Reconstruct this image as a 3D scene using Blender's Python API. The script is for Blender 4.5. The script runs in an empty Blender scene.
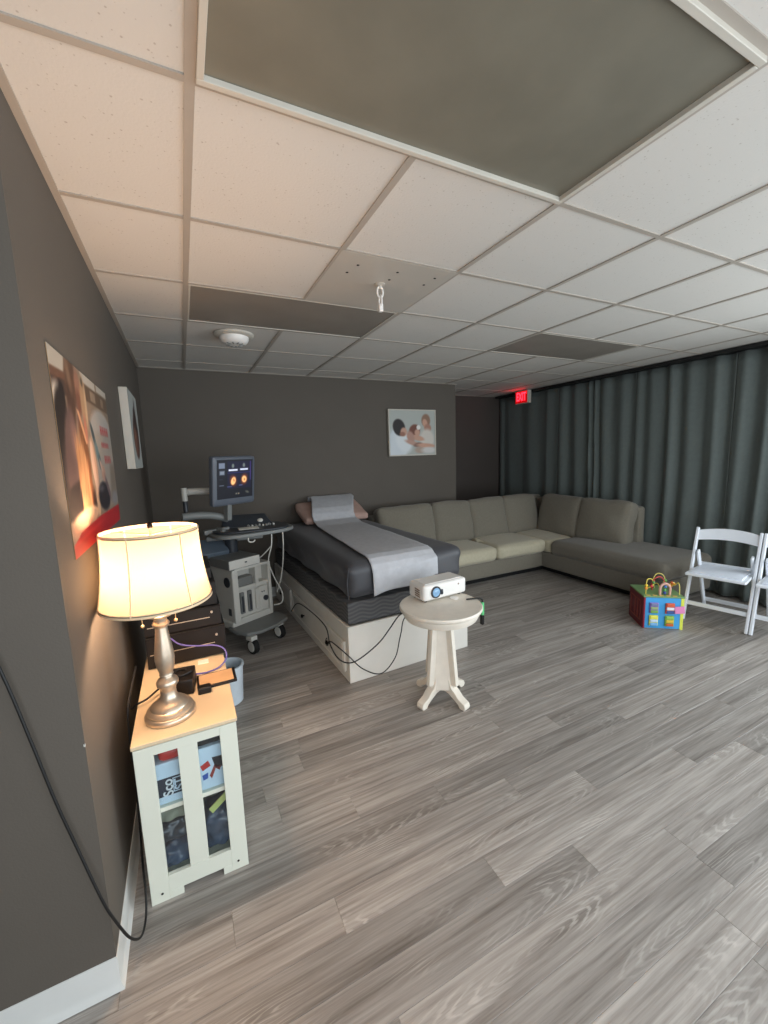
import bpy, bmesh, math, random
import numpy as np
from mathutils import Vector, Matrix, noise

random.seed(7)
PI = math.pi
scene = bpy.context.scene
COL = scene.collection
H = 2.42                      # ceiling height
T = 0.61                      # ceiling tile

# ------------------------------------------------------------------ camera
FPX = 407.33
YAW, PITCH, ROLL = 0.45239, -0.13884, -0.03295
CAM = Vector((-0.0957, -1.1650, 1.534))
_f = Vector((math.sin(YAW)*math.cos(PITCH), math.cos(YAW)*math.cos(PITCH), math.sin(PITCH)))
_r = Vector((math.cos(YAW), -math.sin(YAW), 0))
_u = _r.cross(_f)
_r2 = math.cos(ROLL)*_r + math.sin(ROLL)*_u
_u2 = -math.sin(ROLL)*_r + math.cos(ROLL)*_u
cd = bpy.data.cameras.new('camera')
cd.sensor_fit = 'HORIZONTAL'; cd.sensor_width = 36.0; cd.lens = FPX/768*36.0
cd.clip_start = 0.02; cd.clip_end = 100
cam = bpy.data.objects.new('camera', cd); COL.objects.link(cam)
cam.matrix_world = Matrix(((_r2.x, _u2.x, -_f.x, CAM.x), (_r2.y, _u2.y, -_f.y, CAM.y), (_r2.z, _u2.z, -_f.z, CAM.z), (0, 0, 0, 1)))
scene.camera = cam

# ------------------------------------------------------------------ world, daylight, exposure
w = bpy.data.worlds.new('world'); scene.world = w; w.use_nodes = True
wb = w.node_tree.nodes['Background']
wb.inputs['Color'].default_value = (0.75, 0.87, 1.0, 1); wb.inputs['Strength'].default_value = 1.0

def area(name, loc, direction, sx, sy, power, color):
    l = bpy.data.lights.new(name, 'AREA'); l.shape = 'RECTANGLE'; l.size = sx; l.size_y = sy
    l.energy = power; l.color = color
    o = bpy.data.objects.new(name, l); COL.objects.link(o)
    o.location = loc; o.rotation_euler = Vector(direction).to_track_quat('-Z', 'Y').to_euler()
    return o
# overcast daylight entering through the shop windows behind and to the right of the camera
area('daylight_front_window', (1.75, -2.18, 1.22), (0, 1, 0), 5.4, 1.7, 57, (0.90, 0.96, 1.0))
area('daylight_side_window', (4.72, -1.20, 1.30), (-1, 0, 0), 1.5, 1.9, 62, (0.86, 0.95, 1.0))
scene.view_settings.view_transform = 'Standard'
scene.view_settings.look = 'None'
scene.view_settings.gamma = 1.0
scene.view_settings.use_curve_mapping = False
scene.view_settings.exposure = 0.40

# ------------------------------------------------------------------ materials
def s2l(c):
    return tuple((x/255/12.92 if x/255 <= 0.04045 else ((x/255+0.055)/1.055)**2.4) for x in c)
MATS = {}
def mat(name, rgb, rough=0.6, metal=0.0, spec=0.5, var=0.08, scale=12.0, bump=0.0, bscale=200.0, emit=None, estr=0.0, sheen=0.0):
    """Principled material whose colour wanders a little with object-space noise; rgb is sRGB 0-255."""
    if name in MATS: return MATS[name]
    m = bpy.data.materials.new(name); m.use_nodes = True
    nt = m.node_tree; b = nt.nodes['Principled BSDF']
    c = s2l(rgb)
    b.inputs['Roughness'].default_value = rough; b.inputs['Metallic'].default_value = metal
    b.inputs['Specular IOR Level'].default_value = spec
    if sheen: b.inputs['Sheen Weight'].default_value = sheen
    tc = nt.nodes.new('ShaderNodeTexCoord')
    n = nt.nodes.new('ShaderNodeTexNoise'); n.inputs['Scale'].default_value = scale; n.inputs['Detail'].default_value = 4
    nt.links.new(tc.outputs['Object'], n.inputs['Vector'])
    r = nt.nodes.new('ShaderNodeValToRGB')
    r.color_ramp.elements[0].position = 0.3; r.color_ramp.elements[1].position = 0.7
    r.color_ramp.elements[0].color = (*[x*(1-var) for x in c], 1); r.color_ramp.elements[1].color = (*[min(1, x*(1+var)) for x in c], 1)
    nt.links.new(n.outputs['Fac'], r.inputs['Fac']); nt.links.new(r.outputs['Color'], b.inputs['Base Color'])
    if bump:
        n2 = nt.nodes.new('ShaderNodeTexNoise'); n2.inputs['Scale'].default_value = bscale; n2.inputs['Detail'].default_value = 3
        nt.links.new(tc.outputs['Object'], n2.inputs['Vector'])
        bp = nt.nodes.new('ShaderNodeBump'); bp.inputs['Strength'].default_value = bump; bp.inputs['Distance'].default_value = 0.004
        nt.links.new(n2.outputs['Fac'], bp.inputs['Height']); nt.links.new(bp.outputs['Normal'], b.inputs['Normal'])
    if emit:
        b.inputs['Emission Color'].default_value = (*s2l(emit), 1); b.inputs['Emission Strength'].default_value = estr
    MATS[name] = m
    return m

def mat_wood_floor():
    m = bpy.data.materials.new('grey_oak_vinyl'); m.use_nodes = True; nt = m.node_tree; L = nt.links.new
    N = nt.nodes.new; b = nt.nodes['Principled BSDF']
    tc = N('ShaderNodeTexCoord'); oi = N('ShaderNodeObjectInfo')
    off = N('ShaderNodeVectorMath'); off.operation = 'SCALE'; off.inputs['Scale'].default_value = 37.0
    comb = N('ShaderNodeCombineXYZ'); L(oi.outputs['Random'], comb.inputs['X']); L(oi.outputs['Random'], comb.inputs['Y']); L(oi.outputs['Random'], comb.inputs['Z'])
    L(comb.outputs['Vector'], off.inputs[0])
    add = N('ShaderNodeVectorMath'); L(tc.outputs['Object'], add.inputs[0]); L(off.outputs['Vector'], add.inputs[1])
    # fine grain along x
    mp = N('ShaderNodeMapping'); mp.inputs['Scale'].default_value = (2.6, 85, 10); L(add.outputs['Vector'], mp.inputs['Vector'])
    g = N('ShaderNodeTexNoise'); g.inputs['Scale'].default_value = 1.0; g.inputs['Detail'].default_value = 6; g.inputs['Roughness'].default_value = 0.65; L(mp.outputs['Vector'], g.inputs['Vector'])
    # cathedral figure: contour bands of a slow stretched noise
    wn = N('ShaderNodeTexWhiteNoise'); wn.noise_dimensions = '1D'; L(oi.outputs['Random'], wn.inputs['W'])
    sh_ = N('ShaderNodeVectorMath'); sh_.operation = 'MULTIPLY_ADD'; sh_.inputs[1].default_value = (1.3, 0.10, 0); sh_.inputs[2].default_value = (-0.65, -0.05, 0); L(wn.outputs['Color'], sh_.inputs[0])
    ctr = N('ShaderNodeVectorMath'); ctr.operation = 'SUBTRACT'; L(tc.outputs['Object'], ctr.inputs[0]); L(sh_.outputs['Vector'], ctr.inputs[1])
    mp2 = N('ShaderNodeMapping'); mp2.inputs['Scale'].default_value = (1.5, 13.0, 0); L(ctr.outputs['Vector'], mp2.inputs['Vector'])
    wv = N('ShaderNodeTexWave'); wv.wave_type = 'RINGS'; wv.rings_direction = 'SPHERICAL'; wv.inputs['Scale'].default_value = 3.0; wv.inputs['Distortion'].default_value = 8.0; wv.inputs['Detail'].default_value = 4.0; wv.inputs['Detail Scale'].default_value = 1.1; wv.inputs['Detail Roughness'].default_value = 0.55; L(mp2.outputs['Vector'], wv.inputs['Vector'])
    c1 = N('ShaderNodeTexNoise'); c1.inputs['Scale'].default_value = 1.0; c1.inputs['Detail'].default_value = 3.5; c1.inputs['Roughness'].default_value = 0.42; c1.inputs['Distortion'].default_value = 0.0; L(mp2.outputs['Vector'], c1.inputs['Vector'])
    mul = N('ShaderNodeMath'); mul.operation = 'MULTIPLY'; mul.inputs[1].default_value = 105.0; L(c1.outputs['Fac'], mul.inputs[0])
    sn = N('ShaderNodeMath'); sn.operation = 'SINE'; L(mul.outputs[0], sn.inputs[0])
    rr = N('ShaderNodeValToRGB'); rr.color_ramp.elements[0].position = 0.60; rr.color_ramp.elements[1].position = 1.0
    sc = N('ShaderNodeMath'); sc.operation = 'MULTIPLY_ADD'; sc.inputs[1].default_value = 0.5; sc.inputs[2].default_value = 0.5; L(sn.outputs[0], sc.inputs[0]); L(wv.outputs['Fac'], rr.inputs['Fac'])
    # where the figure shows
    msk = N('ShaderNodeTexNoise'); msk.inputs['Scale'].default_value = 1.0; msk.inputs['Detail'].default_value = 2
    mp3 = N('ShaderNodeMapping'); mp3.inputs['Scale'].default_value = (2.6, 9, 3); mp3.inputs['Location'].default_value = (11, 4, 2); L(add.outputs['Vector'], mp3.inputs['Vector']); L(mp3.outputs['Vector'], msk.inputs['Vector'])
    mr = N('ShaderNodeValToRGB'); mr.color_ramp.elements[0].position = 0.52; mr.color_ramp.elements[1].position = 0.70; L(msk.outputs['Fac'], mr.inputs['Fac'])
    fig = N('ShaderNodeMath'); fig.operation = 'MULTIPLY'; L(rr.outputs['Color'], fig.inputs[0]); L(mr.outputs['Color'], fig.inputs[1])
    base = N('ShaderNodeValToRGB'); e = base.color_ramp.elements
    e[0].position = 0.34; e[0].color = (*s2l((112, 104, 97)), 1); e[1].position = 0.66; e[1].color = (*s2l((180, 173, 166)), 1)
    mpb = N('ShaderNodeMapping'); mpb.inputs['Scale'].default_value = (1.1, 22, 5); mpb.inputs['Location'].default_value = (5, 9, 1); L(add.outputs['Vector'], mpb.inputs['Vector'])
    g2 = N('ShaderNodeTexNoise'); g2.inputs['Scale'].default_value = 1.0; g2.inputs['Detail'].default_value = 3; g2.inputs['Roughness'].default_value = 0.6; L(mpb.outputs['Vector'], g2.inputs['Vector'])
    gm = N('ShaderNodeMix'); gm.data_type = 'FLOAT'; gm.inputs[0].default_value = 0.45; L(g.outputs['Fac'], gm.inputs[2]); L(g2.outputs['Fac'], gm.inputs[3])
    L(gm.outputs[0], base.inputs['Fac'])
    mix = N('ShaderNodeMix'); mix.data_type = 'RGBA'; mix.inputs['B'].default_value = (*s2l((222, 216, 208)), 1)
    fm = N('ShaderNodeMath'); fm.operation = 'MULTIPLY'; fm.inputs[1].default_value = 0.36; L(fig.outputs[0], fm.inputs[0]); L(fm.outputs[0], mix.inputs['Factor']); L(base.outputs['Color'], mix.inputs['A'])
    # knots
    vk = N('ShaderNodeTexVoronoi'); vk.inputs['Scale'].default_value = 1.0; mp4 = N('ShaderNodeMapping'); mp4.inputs['Scale'].default_value = (1.6, 5.0, 2); L(add.outputs['Vector'], mp4.inputs['Vector']); L(mp4.outputs['Vector'], vk.inputs['Vector'])
    kr = N('ShaderNodeValToRGB'); kr.color_ramp.elements[0].position = 0.03; kr.color_ramp.elements[0].color = (0.55, 0.52, 0.5, 1); kr.color_ramp.elements[1].position = 0.09; kr.color_ramp.elements[1].color = (1, 1, 1, 1); L(vk.outputs['Distance'], kr.inputs['Fac'])
    mk = N('ShaderNodeMix'); mk.data_type = 'RGBA'; mk.blend_type = 'MULTIPLY'; mk.inputs['Factor'].default_value = 1.0; L(mix.outputs['Result'], mk.inputs['A']); L(kr.outputs['Color'], mk.inputs['B'])
    # plank to plank tone
    tone = N('ShaderNodeMapRange'); tone.inputs['To Min'].default_value = 0.76; tone.inputs['To Max'].default_value = 1.16; L(oi.outputs['Random'], tone.inputs['Value'])
    vs = N('ShaderNodeVectorMath'); vs.operation = 'SCALE'; L(mk.outputs['Result'], vs.inputs[0]); L(tone.outputs['Result'], vs.inputs['Scale'])
    L(vs.outputs['Vector'], b.inputs['Base Color'])
    b.inputs['Roughness'].default_value = 0.46; b.inputs['Specular IOR Level'].default_value = 0.45
    bp = N('ShaderNodeBump'); bp.inputs['Strength'].default_value = 0.15; bp.inputs['Distance'].default_value = 0.002; L(g.outputs['Fac'], bp.inputs['Height']); L(bp.outputs['Normal'], b.inputs['Normal'])
    return m

def mat_tile():
    m = bpy.data.materials.new('acoustic_tile'); m.use_nodes = True; nt = m.node_tree; L = nt.links.new; N = nt.nodes.new
    b = nt.nodes['Principled BSDF']; tc = N('ShaderNodeTexCoord'); oi = N('ShaderNodeObjectInfo')
    add = N('ShaderNodeVectorMath'); L(tc.outputs['Object'], add.inputs[0]); L(oi.outputs['Location'], add.inputs[1])
    v = N('ShaderNodeTexVoronoi'); v.inputs['Scale'].default_value = 75; L(add.outputs['Vector'], v.inputs['Vector'])
    n = N('ShaderNodeTexNoise'); n.inputs['Scale'].default_value = 60; L(add.outputs['Vector'], n.inputs['Vector'])
    sub = N('ShaderNodeMath'); sub.operation = 'MULTIPLY_ADD'; sub.inputs[1].default_value = 0.9; sub.inputs[2].default_value = -0.46; L(n.outputs['Fac'], sub.inputs[0])
    lt = N('ShaderNodeMath'); lt.operation = 'SUBTRACT'; L(v.outputs['Distance'], lt.inputs[0]); L(sub.outputs[0], lt.inputs[1])
    r = N('ShaderNodeValToRGB'); r.color_ramp.elements[0].position = 0.02; r.color_ramp.elements[0].color = (*s2l((178, 171, 162)), 1)
    r.color_ramp.elements[1].position = 0.12; r.color_ramp.elements[1].color = (*s2l((204, 200, 193)), 1); L(lt.outputs[0], r.inputs['Fac'])
    L(r.outputs['Color'], b.inputs['Base Color']); b.inputs['Roughness'].default_value = 0.9; b.inputs['Specular IOR Level'].default_value = 0.2
    n2 = N('ShaderNodeTexNoise'); n2.inputs['Scale'].default_value = 120; n2.inputs['Detail'].default_value = 4; L(add.outputs['Vector'], n2.inputs['Vector'])
    bp = N('ShaderNodeBump'); bp.inputs['Strength'].default_value = 0.25; bp.inputs['Distance'].default_value = 0.003; L(n2.outputs['Fac'], bp.inputs['Height']); L(bp.outputs['Normal'], b.inputs['Normal'])
    return m

def mat_print(name, emit=0.0, rough=0.45):
    """Flat printed (or displayed) picture: colours come from the mesh's own 'print' attribute."""
    m = bpy.data.materials.new(name); m.use_nodes = True; nt = m.node_tree; b = nt.nodes['Principled BSDF']
    a = nt.nodes.new('ShaderNodeAttribute'); a.attribute_name = 'print'
    nt.links.new(a.outputs['Color'], b.inputs['Base Color']); b.inputs['Roughness'].default_value = rough
    if emit:
        nt.links.new(a.outputs['Color'], b.inputs['Emission Color']); b.inputs['Emission Strength'].default_value = emit
    return m

def mat_shade():
    m = bpy.data.materials.new('lamp_shade_fabric'); m.use_nodes = True; nt = m.node_tree; N = nt.nodes.new; L = nt.links.new
    for x in list(nt.nodes): nt.nodes.remove(x)
    out = N('ShaderNodeOutputMaterial'); d = N('ShaderNodeBsdfDiffuse'); t = N('ShaderNodeBsdfTranslucent'); mx = N('ShaderNodeMixShader')
    tc = N('ShaderNodeTexCoord'); n = N('ShaderNodeTexNoise'); n.inputs['Scale'].default_value = 300; L(tc.outputs['Object'], n.inputs['Vector'])
    r = N('ShaderNodeValToRGB'); r.color_ramp.elements[0].color = (0.27, 0.225, 0.165, 1); r.color_ramp.elements[1].color = (0.31, 0.26, 0.195, 1); L(n.outputs['Fac'], r.inputs['Fac'])
    L(r.outputs['Color'], d.inputs['Color']); L(r.outputs['Color'], t.inputs['Color'])
    mx.inputs['Fac'].default_value = 0.5; L(d.outputs[0], mx.inputs[1]); L(t.outputs[0], mx.inputs[2]); L(mx.outputs[0], out.inputs['Surface'])
    return m

def mat_glass():
    m = bpy.data.materials.new('clear_pane'); m.use_nodes = True; nt = m.node_tree; N = nt.nodes.new; L = nt.links.new
    for x in list(nt.nodes): nt.nodes.remove(x)
    out = N('ShaderNodeOutputMaterial'); t = N('ShaderNodeBsdfTransparent'); g = N('ShaderNodeBsdfGlossy'); mx = N('ShaderNodeMixShader'); lw = N('ShaderNodeLayerWeight'); pw = N('ShaderNodeMath'); pw.operation = 'POWER'; pw.inputs[1].default_value = 4.0; fr = N('ShaderNodeMath'); fr.operation = 'MULTIPLY_ADD'; fr.inputs[1].default_value = 0.6; fr.inputs[2].default_value = 0.05; L(lw.outputs['Facing'], pw.inputs[0]); L(pw.outputs[0], fr.inputs[0])
    tc = N('ShaderNodeTexCoord'); n = N('ShaderNodeTexNoise'); n.inputs['Scale'].default_value = 3; L(tc.outputs['Object'], n.inputs['Vector'])
    t.inputs['Color'].default_value = (0.92, 0.96, 0.97, 1); g.inputs['Roughness'].default_value = 0.06
    L(fr.outputs[0], mx.inputs['Fac']); L(t.outputs[0], mx.inputs[1]); L(g.outputs[0], mx.inputs[2]); L(mx.outputs[0], out.inputs['Surface'])
    return m

def mat_zigzag():
    """Woven wave stripes of the box spring cover."""
    m = bpy.data.materials.new('wave_stripe_ticking'); m.use_nodes = True; nt = m.node_tree; N = nt.nodes.new; L = nt.links.new
    b = nt.nodes['Principled BSDF']; tc = N('ShaderNodeTexCoord'); sp = N('ShaderNodeSeparateXYZ'); L(tc.outputs['Object'], sp.inputs[0])
    sm = N('ShaderNodeMath'); sm.operation = 'ADD'; L(sp.outputs['X'], sm.inputs[0]); L(sp.outputs['Y'], sm.inputs[1])
    a = N('ShaderNodeMath'); a.operation = 'MULTIPLY'; a.inputs[1].default_value = 2*PI/0.17; L(sm.outputs[0], a.inputs[0])
    s = N('ShaderNodeMath'); s.operation = 'SINE'; L(a.outputs[0], s.inputs[0])
    k = N('ShaderNodeMath'); k.operation = 'MULTIPLY'; k.inputs[1].default_value = 0.010; L(s.outputs[0], k.inputs[0])
    z = N('ShaderNodeMath'); z.operation = 'ADD'; L(sp.outputs['Z'], z.inputs[0]); L(k.outputs[0], z.inputs[1])
    q = N('ShaderNodeMath'); q.operation = 'MULTIPLY'; q.inputs[1].default_value = 2*PI/0.027; L(z.outputs[0], q.inputs[0])
    s2 = N('ShaderNodeMath'); s2.operation = 'SINE'; L(q.outputs[0], s2.inputs[0])
    r = N('ShaderNodeValToRGB'); r.color_ramp.elements[0].position = 0.3; r.color_ramp.elements[1].position = 0.75
    r.color_ramp.elements[0].color = (*s2l((72, 72, 74)), 1); r.color_ramp.elements[1].color = (*s2l((90, 89, 89)), 1)
    h = N('ShaderNodeMath'); h.operation = 'MULTIPLY_ADD'; h.inputs[1].default_value = 0.5; h.inputs[2].default_value = 0.5; L(s2.outputs[0], h.inputs[0]); L(h.outputs[0], r.inputs['Fac'])
    L(r.outputs['Color'], b.inputs['Base Color']); b.inputs['Roughness'].default_value = 0.85
    return m

M_FLOOR = mat_wood_floor(); M_TILE = mat_tile(); M_SHADE = mat_shade(); M_GLASS = mat_glass(); M_ZIG = mat_zigzag()
M_PRINT = mat_print('printed_canvas', 0.0, 0.6); M_SCREEN = mat_print('ultrasound_display', 0.7, 0.5)
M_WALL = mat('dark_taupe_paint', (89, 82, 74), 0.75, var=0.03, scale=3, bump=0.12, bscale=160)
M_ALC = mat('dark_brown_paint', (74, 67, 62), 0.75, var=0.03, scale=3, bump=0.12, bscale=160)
M_BASE = mat('white_vinyl_base', (212, 212, 208), 0.45, var=0.02)
M_GRID = mat('ceiling_grid_metal', (166, 157, 146), 0.5, var=0.02)
M_DARKPANEL = mat('dusty_olive_lens', (114, 110, 97), 0.5, var=0.10, scale=5)
M_DARKPANEL2 = mat('dark_taupe_lens', (132, 125, 116), 0.5, var=0.06, scale=5)
M_FRAMEW = mat('light_frame_white', (194, 188, 176), 0.5, var=0.03)
M_PLATE = mat('painted_steel_plate', (184, 178, 168), 0.35, var=0.03, scale=4)
M_BLACKHOLE = mat('black_hole', (18, 17, 16), 0.9)
M_CURT = mat('slate_curtain_fabric', (94, 102, 99), 0.8, var=0.06, scale=30, bump=0.2, bscale=600, sheen=0.15)
M_TRACK = mat('black_track', (22, 22, 22), 0.5)
M_SOFA = mat('taupe_sofa_fabric', (120, 114, 101), 0.9, var=0.07, scale=60, bump=0.3, bscale=500, sheen=0.2)
M_SOFA2 = mat('taupe_chaise_fabric', (108, 102, 91), 0.9, var=0.07, scale=60, bump=0.3, bscale=500, sheen=0.2)
M_COVER = mat('beige_stretch_cover', (184, 176, 152), 0.9, var=0.05, scale=40, bump=0.3, bscale=400, sheen=0.2)
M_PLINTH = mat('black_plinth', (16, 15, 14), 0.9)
M_CREAM = mat('cream_white_laminate', (220, 221, 206), 0.4, var=0.02, scale=5)
M_BEDW = mat('white_painted_board', (216, 211, 202), 0.45, var=0.03, scale=5)
M_SHEET = mat('charcoal_satin_sheet', (62, 62, 66), 0.5, var=0.06, scale=8, sheen=0.1)
M_RUN = mat('grey_flannel_cloth', (186, 187, 191), 0.9, var=0.06, scale=25, bump=0.3, bscale=300)
M_PILLOW = mat('dusty_pink_cotton', (176, 146, 134), 0.9, var=0.05, scale=15)
M_KNOB = mat('dark_bronze', (34, 28, 26), 0.35, metal=0.7)
M_TABLE = mat('chalk_white_paint', (226, 217, 203), 0.5, var=0.06, scale=14)
M_PROJ = mat('projector_white_plastic', (232, 228, 222), 0.35, var=0.01)
M_VENT = mat('vent_tan', (126, 104, 88), 0.6)
M_BLACK = mat('black_plastic', (20, 16, 14), 0.45, spec=0.3, var=0.1)
M_BLACKM = mat('black_matte', (14, 13, 13), 0.7, var=0.1)
M_LENS = mat('projector_lens_glass', (130, 170, 205), 0.08, spec=1.0)
M_CORD = mat('black_rubber_cord', (14, 13, 13), 0.55)
M_CHAIR = mat('white_resin', (232, 236, 242), 0.35, var=0.01)
M_CHAIRP = mat('white_vinyl_pad', (222, 228, 238), 0.5, var=0.02)
M_NICKEL = mat('brushed_nickel', (206, 190, 170), 0.36, metal=0.85, var=0.05, scale=60)
M_BRASS = mat('brass_bead', (226, 190, 140), 0.3, metal=0.6)
M_USW = mat('cart_white_plastic', (206, 204, 196), 0.45, var=0.02)
M_USG = mat('cart_grey_plastic', (122, 124, 122), 0.45, var=0.03)
M_USD = mat('cart_charcoal_plastic', (50, 54, 60), 0.4, var=0.05)
M_USB = mat('bezel_blue_grey', (92, 98, 108), 0.4, var=0.02)
M_PAPER = mat('paper_white', (238, 234, 222), 0.7, var=0.01)
M_SLATE = mat('slate_blue_binder', (96, 108, 120), 0.5)
M_BLUECORD = mat('violet_blue_cord', (92, 84, 150), 0.5)
M_GREEN = mat('green_tape', (92, 190, 120), 0.5)
M_TAN = mat('tan_screen', (196, 160, 120), 0.25)
M_BIN = mat('pale_blue_bin', (206, 216, 224), 0.35)

# ------------------------------------------------------------------ mesh helpers
class MB:
    def __init__(self): self.bm = bmesh.new()
    def faces_from(self, verts, faces):
        vs = [self.bm.verts.new(v) for v in verts]
        for f in faces:
            try: self.bm.faces.new([vs[i] for i in f])
            except ValueError: pass
        return vs
    def box(self, c, s, rot=None, taper=1.0):
        hx, hy, hz = s[0]/2, s[1]/2, s[2]/2
        vs = []
        for z in (-1, 1):
            t = taper if z > 0 else 1.0
            for x, y in ((-1, -1), (1, -1), (1, 1), (-1, 1)):
                v = Vector((x*hx*t, y*hy*t, z*hz))
                if rot is not None: v = rot @ v
                vs.append(v+Vector(c))
        self.faces_from(vs, [(3, 2, 1, 0), (4, 5, 6, 7), (0, 1, 5, 4), (1, 2, 6, 5), (2, 3, 7, 6), (3, 0, 4, 7)])
        return self
    def b2(self, x0, x1, y0, y1, z0, z1):
        return self.box(((x0+x1)/2, (y0+y1)/2, (z0+z1)/2), (abs(x1-x0), abs(y1-y0), abs(z1-z0)))
    def bar(self, p, q, w, d, up=(0, 0, 1)):
        p, q = Vector(p), Vector(q); z = (q-p).normalized(); x = Vector(up).cross(z)
        if x.length < 1e-5: x = Vector((1, 0, 0)).cross(z)
        x.normalize(); y = z.cross(x)
        R = Matrix((x, y, z)).transposed()
        return self.box((p+q)/2, (w, d, (q-p).length), R)
    def prism(self, pts, z0, z1):
        n = len(pts)
        vs = [Vector((x, y, z0)) for x, y in pts]+[Vector((x, y, z1)) for x, y in pts]
        self.faces_from(vs, [tuple(reversed(range(n))), tuple(range(n, 2*n))]+[(i, (i+1) % n, n+(i+1) % n, n+i) for i in range(n)])
        return self
    def lathe(self, prof, c=(0, 0, 0), n=32, axis=None, cap=True):
        """prof: list of (r, z)"""
        R = Matrix.Identity(3) if axis is None else Vector(axis).to_track_quat('Z', 'Y').to_matrix()
        rings = []
        for r, z in prof:
            rings.append([self.bm.verts.new(Vector(c)+R @ Vector((r*math.cos(2*PI*i/n), r*math.sin(2*PI*i/n), z))) for i in range(n)])
        for a, b in zip(rings[:-1], rings[1:]):
            for i in range(n): self.bm.faces.new((a[i], a[(i+1) % n], b[(i+1) % n], b[i]))
        if cap:
            self.bm.faces.new(list(reversed(rings[0]))); self.bm.faces.new(rings[-1])
        return self
    def cyl(self, p, q, r, n=16, r2=None):
        p, q = Vector(p), Vector(q)
        return self.lathe([(r, 0), (r if r2 is None else r2, (q-p).length)], p, n, q-p)
    def tube(self, pts, r, n=8, smooth=6, closed=False):
        P = spline([Vector(p) for p in pts], smooth, closed) if smooth else [Vector(p) for p in pts]
        rings = []; up = Vector((0.13, 0.21, 0.97)); m = len(P)
        for i, p in enumerate(P):
            t = (P[(i+1) % m]-P[i-1]) if closed else (P[min(i+1, m-1)]-P[max(i-1, 0)])
            t.normalize(); x = up-t*up.dot(t)
            if x.length < 1e-4: x = Vector((1, 0, 0))-t*t.x
            x.normalize(); y = t.cross(x); up = x
            rings.append([self.bm.verts.new(p+r*(math.cos(2*PI*k/n)*x+math.sin(2*PI*k/n)*y)) for k in range(n)])
        prs = list(zip(rings[:-1], rings[1:]))+([(rings[-1], rings[0])] if closed else [])
        for a, b in prs:
            for k in range(n): self.bm.faces.new((a[k], a[(k+1) % n], b[(k+1) % n], b[k]))
        if not closed:
            self.bm.faces.new(list(reversed(rings[0]))); self.bm.faces.new(rings[-1])
        return self
    def ball(self, c, r, n=14, sq=(1, 1, 1)):
        prof = [(max(1e-4, r*math.sin(PI*i/n)), -r*math.cos(PI*i/n)) for i in range(n+1)]
        k = len(self.bm.verts); self.lathe(prof, (0, 0, 0), 2*n, None, False)
        self.bm.verts.ensure_lookup_table()
        for v in self.bm.verts[k:]: v.co = Vector((v.co.x*sq[0], v.co.y*sq[1], v.co.z*sq[2]))+Vector(c)
        return self
    def cushion(self, c, s, r, puff=(0, 0, 0), n=12, rot=None, wr=0.0, seed=0.0, wfreq=7.0):
        """Rounded box with bulging faces and soft wrinkles."""
        h = Vector(s)/2; r = min(r, min(h)*0.98); vs = {}; fs = []
        def key(a): return tuple(round(x, 5) for x in a)
        def get(p):
            k = key(p)
            if k not in vs:
                full = Vector((p[0]*h.x, p[1]*h.y, p[2]*h.z))
                inner = Vector([max(-(h[i]-r), min(h[i]-r, full[i])) for i in range(3)])
                d = full-inner
                q = inner+(d.normalized()*r if d.length > 1e-6 else d)
                bx = (1-p[1]**2)*(1-p[2]**2); by = (1-p[0]**2)*(1-p[2]**2); bz = (1-p[0]**2)*(1-p[1]**2)
                q += Vector((math.copysign(puff[0]*bx, p[0]) if abs(p[0]) > .99 else 0, math.copysign(puff[1]*by, p[1]) if abs(p[1]) > .99 else 0, math.copysign(puff[2]*bz, p[2]) if abs(p[2]) > .99 else 0))
                if wr:
                    nn = noise.noise(Vector((q.x*wfreq+seed, q.y*wfreq-seed, q.z*wfreq+2*seed)))
                    q += q.normalized()*wr*nn
                if rot is not None: q = rot @ q
                vs[k] = self.bm.verts.new(q+Vector(c))
            return vs[k]
        lin = [-math.cos(PI*i/n)*0.5+(-1+2*i/n)*0.5 for i in range(n+1)]
        lin = [max(-1, min(1, x)) for x in lin]; lin[0] = -1; lin[-1] = 1
        for ax in range(3):
            for sg in (-1, 1):
                for i in range(n):
                    for j in range(n):
                        q = []
                        for a, b in ((i, j), (i+1, j), (i+1, j+1), (i, j+1)):
                            p = [0, 0, 0]; p[ax] = sg; p[(ax+1) % 3] = lin[a]; p[(ax+2) % 3] = lin[b]; q.append(get(p))
                        if sg < 0: q.reverse()
                        self.bm.faces.new(q)
        return self
    def grid(self, fn, nu, nv):
        V = [[self.bm.verts.new(fn(i/nu, j/nv)) for j in range(nv+1)] for i in range(nu+1)]
        for i in range(nu):
            for j in range(nv): self.bm.faces.new((V[i][j], V[i+1][j], V[i+1][j+1], V[i][j+1]))
        return self
    def mesh(self, name, m, smooth=True, angle=38):
        bm = self.bm
        bmesh.ops.recalc_face_normals(bm, faces=bm.faces[:])
        if smooth:
            for f in bm.faces: f.smooth = True
            for e in bm.edges:
                if len(e.link_faces) == 2 and e.calc_face_angle(0) > math.radians(angle): e.smooth = False
        me = bpy.data.meshes.new(name); bm.to_mesh(me); bm.free()
        if m is not None: me.materials.append(m)
        return me
    def build(self, name, m, parent=None, bevel=0.0, smooth=True, angle=38, segs=2, solid=0.0, sub=0):
        me = self.mesh(name, m, smooth, angle)
        o = bpy.data.objects.new(name, me); COL.objects.link(o)
        if parent is not None: o.parent = parent
        if solid:
            s = o.modifiers.new('solidify', 'SOLIDIFY'); s.thickness = solid; s.offset = 0
        if bevel:
            b = o.modifiers.new('bevel', 'BEVEL'); b.width = bevel; b.segments = segs; b.limit_method = 'ANGLE'; b.angle_limit = math.radians(40); b.harden_normals = True
        if sub:
            s = o.modifiers.new('subdivision', 'SUBSURF'); s.levels = sub; s.render_levels = sub
        return o

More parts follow.
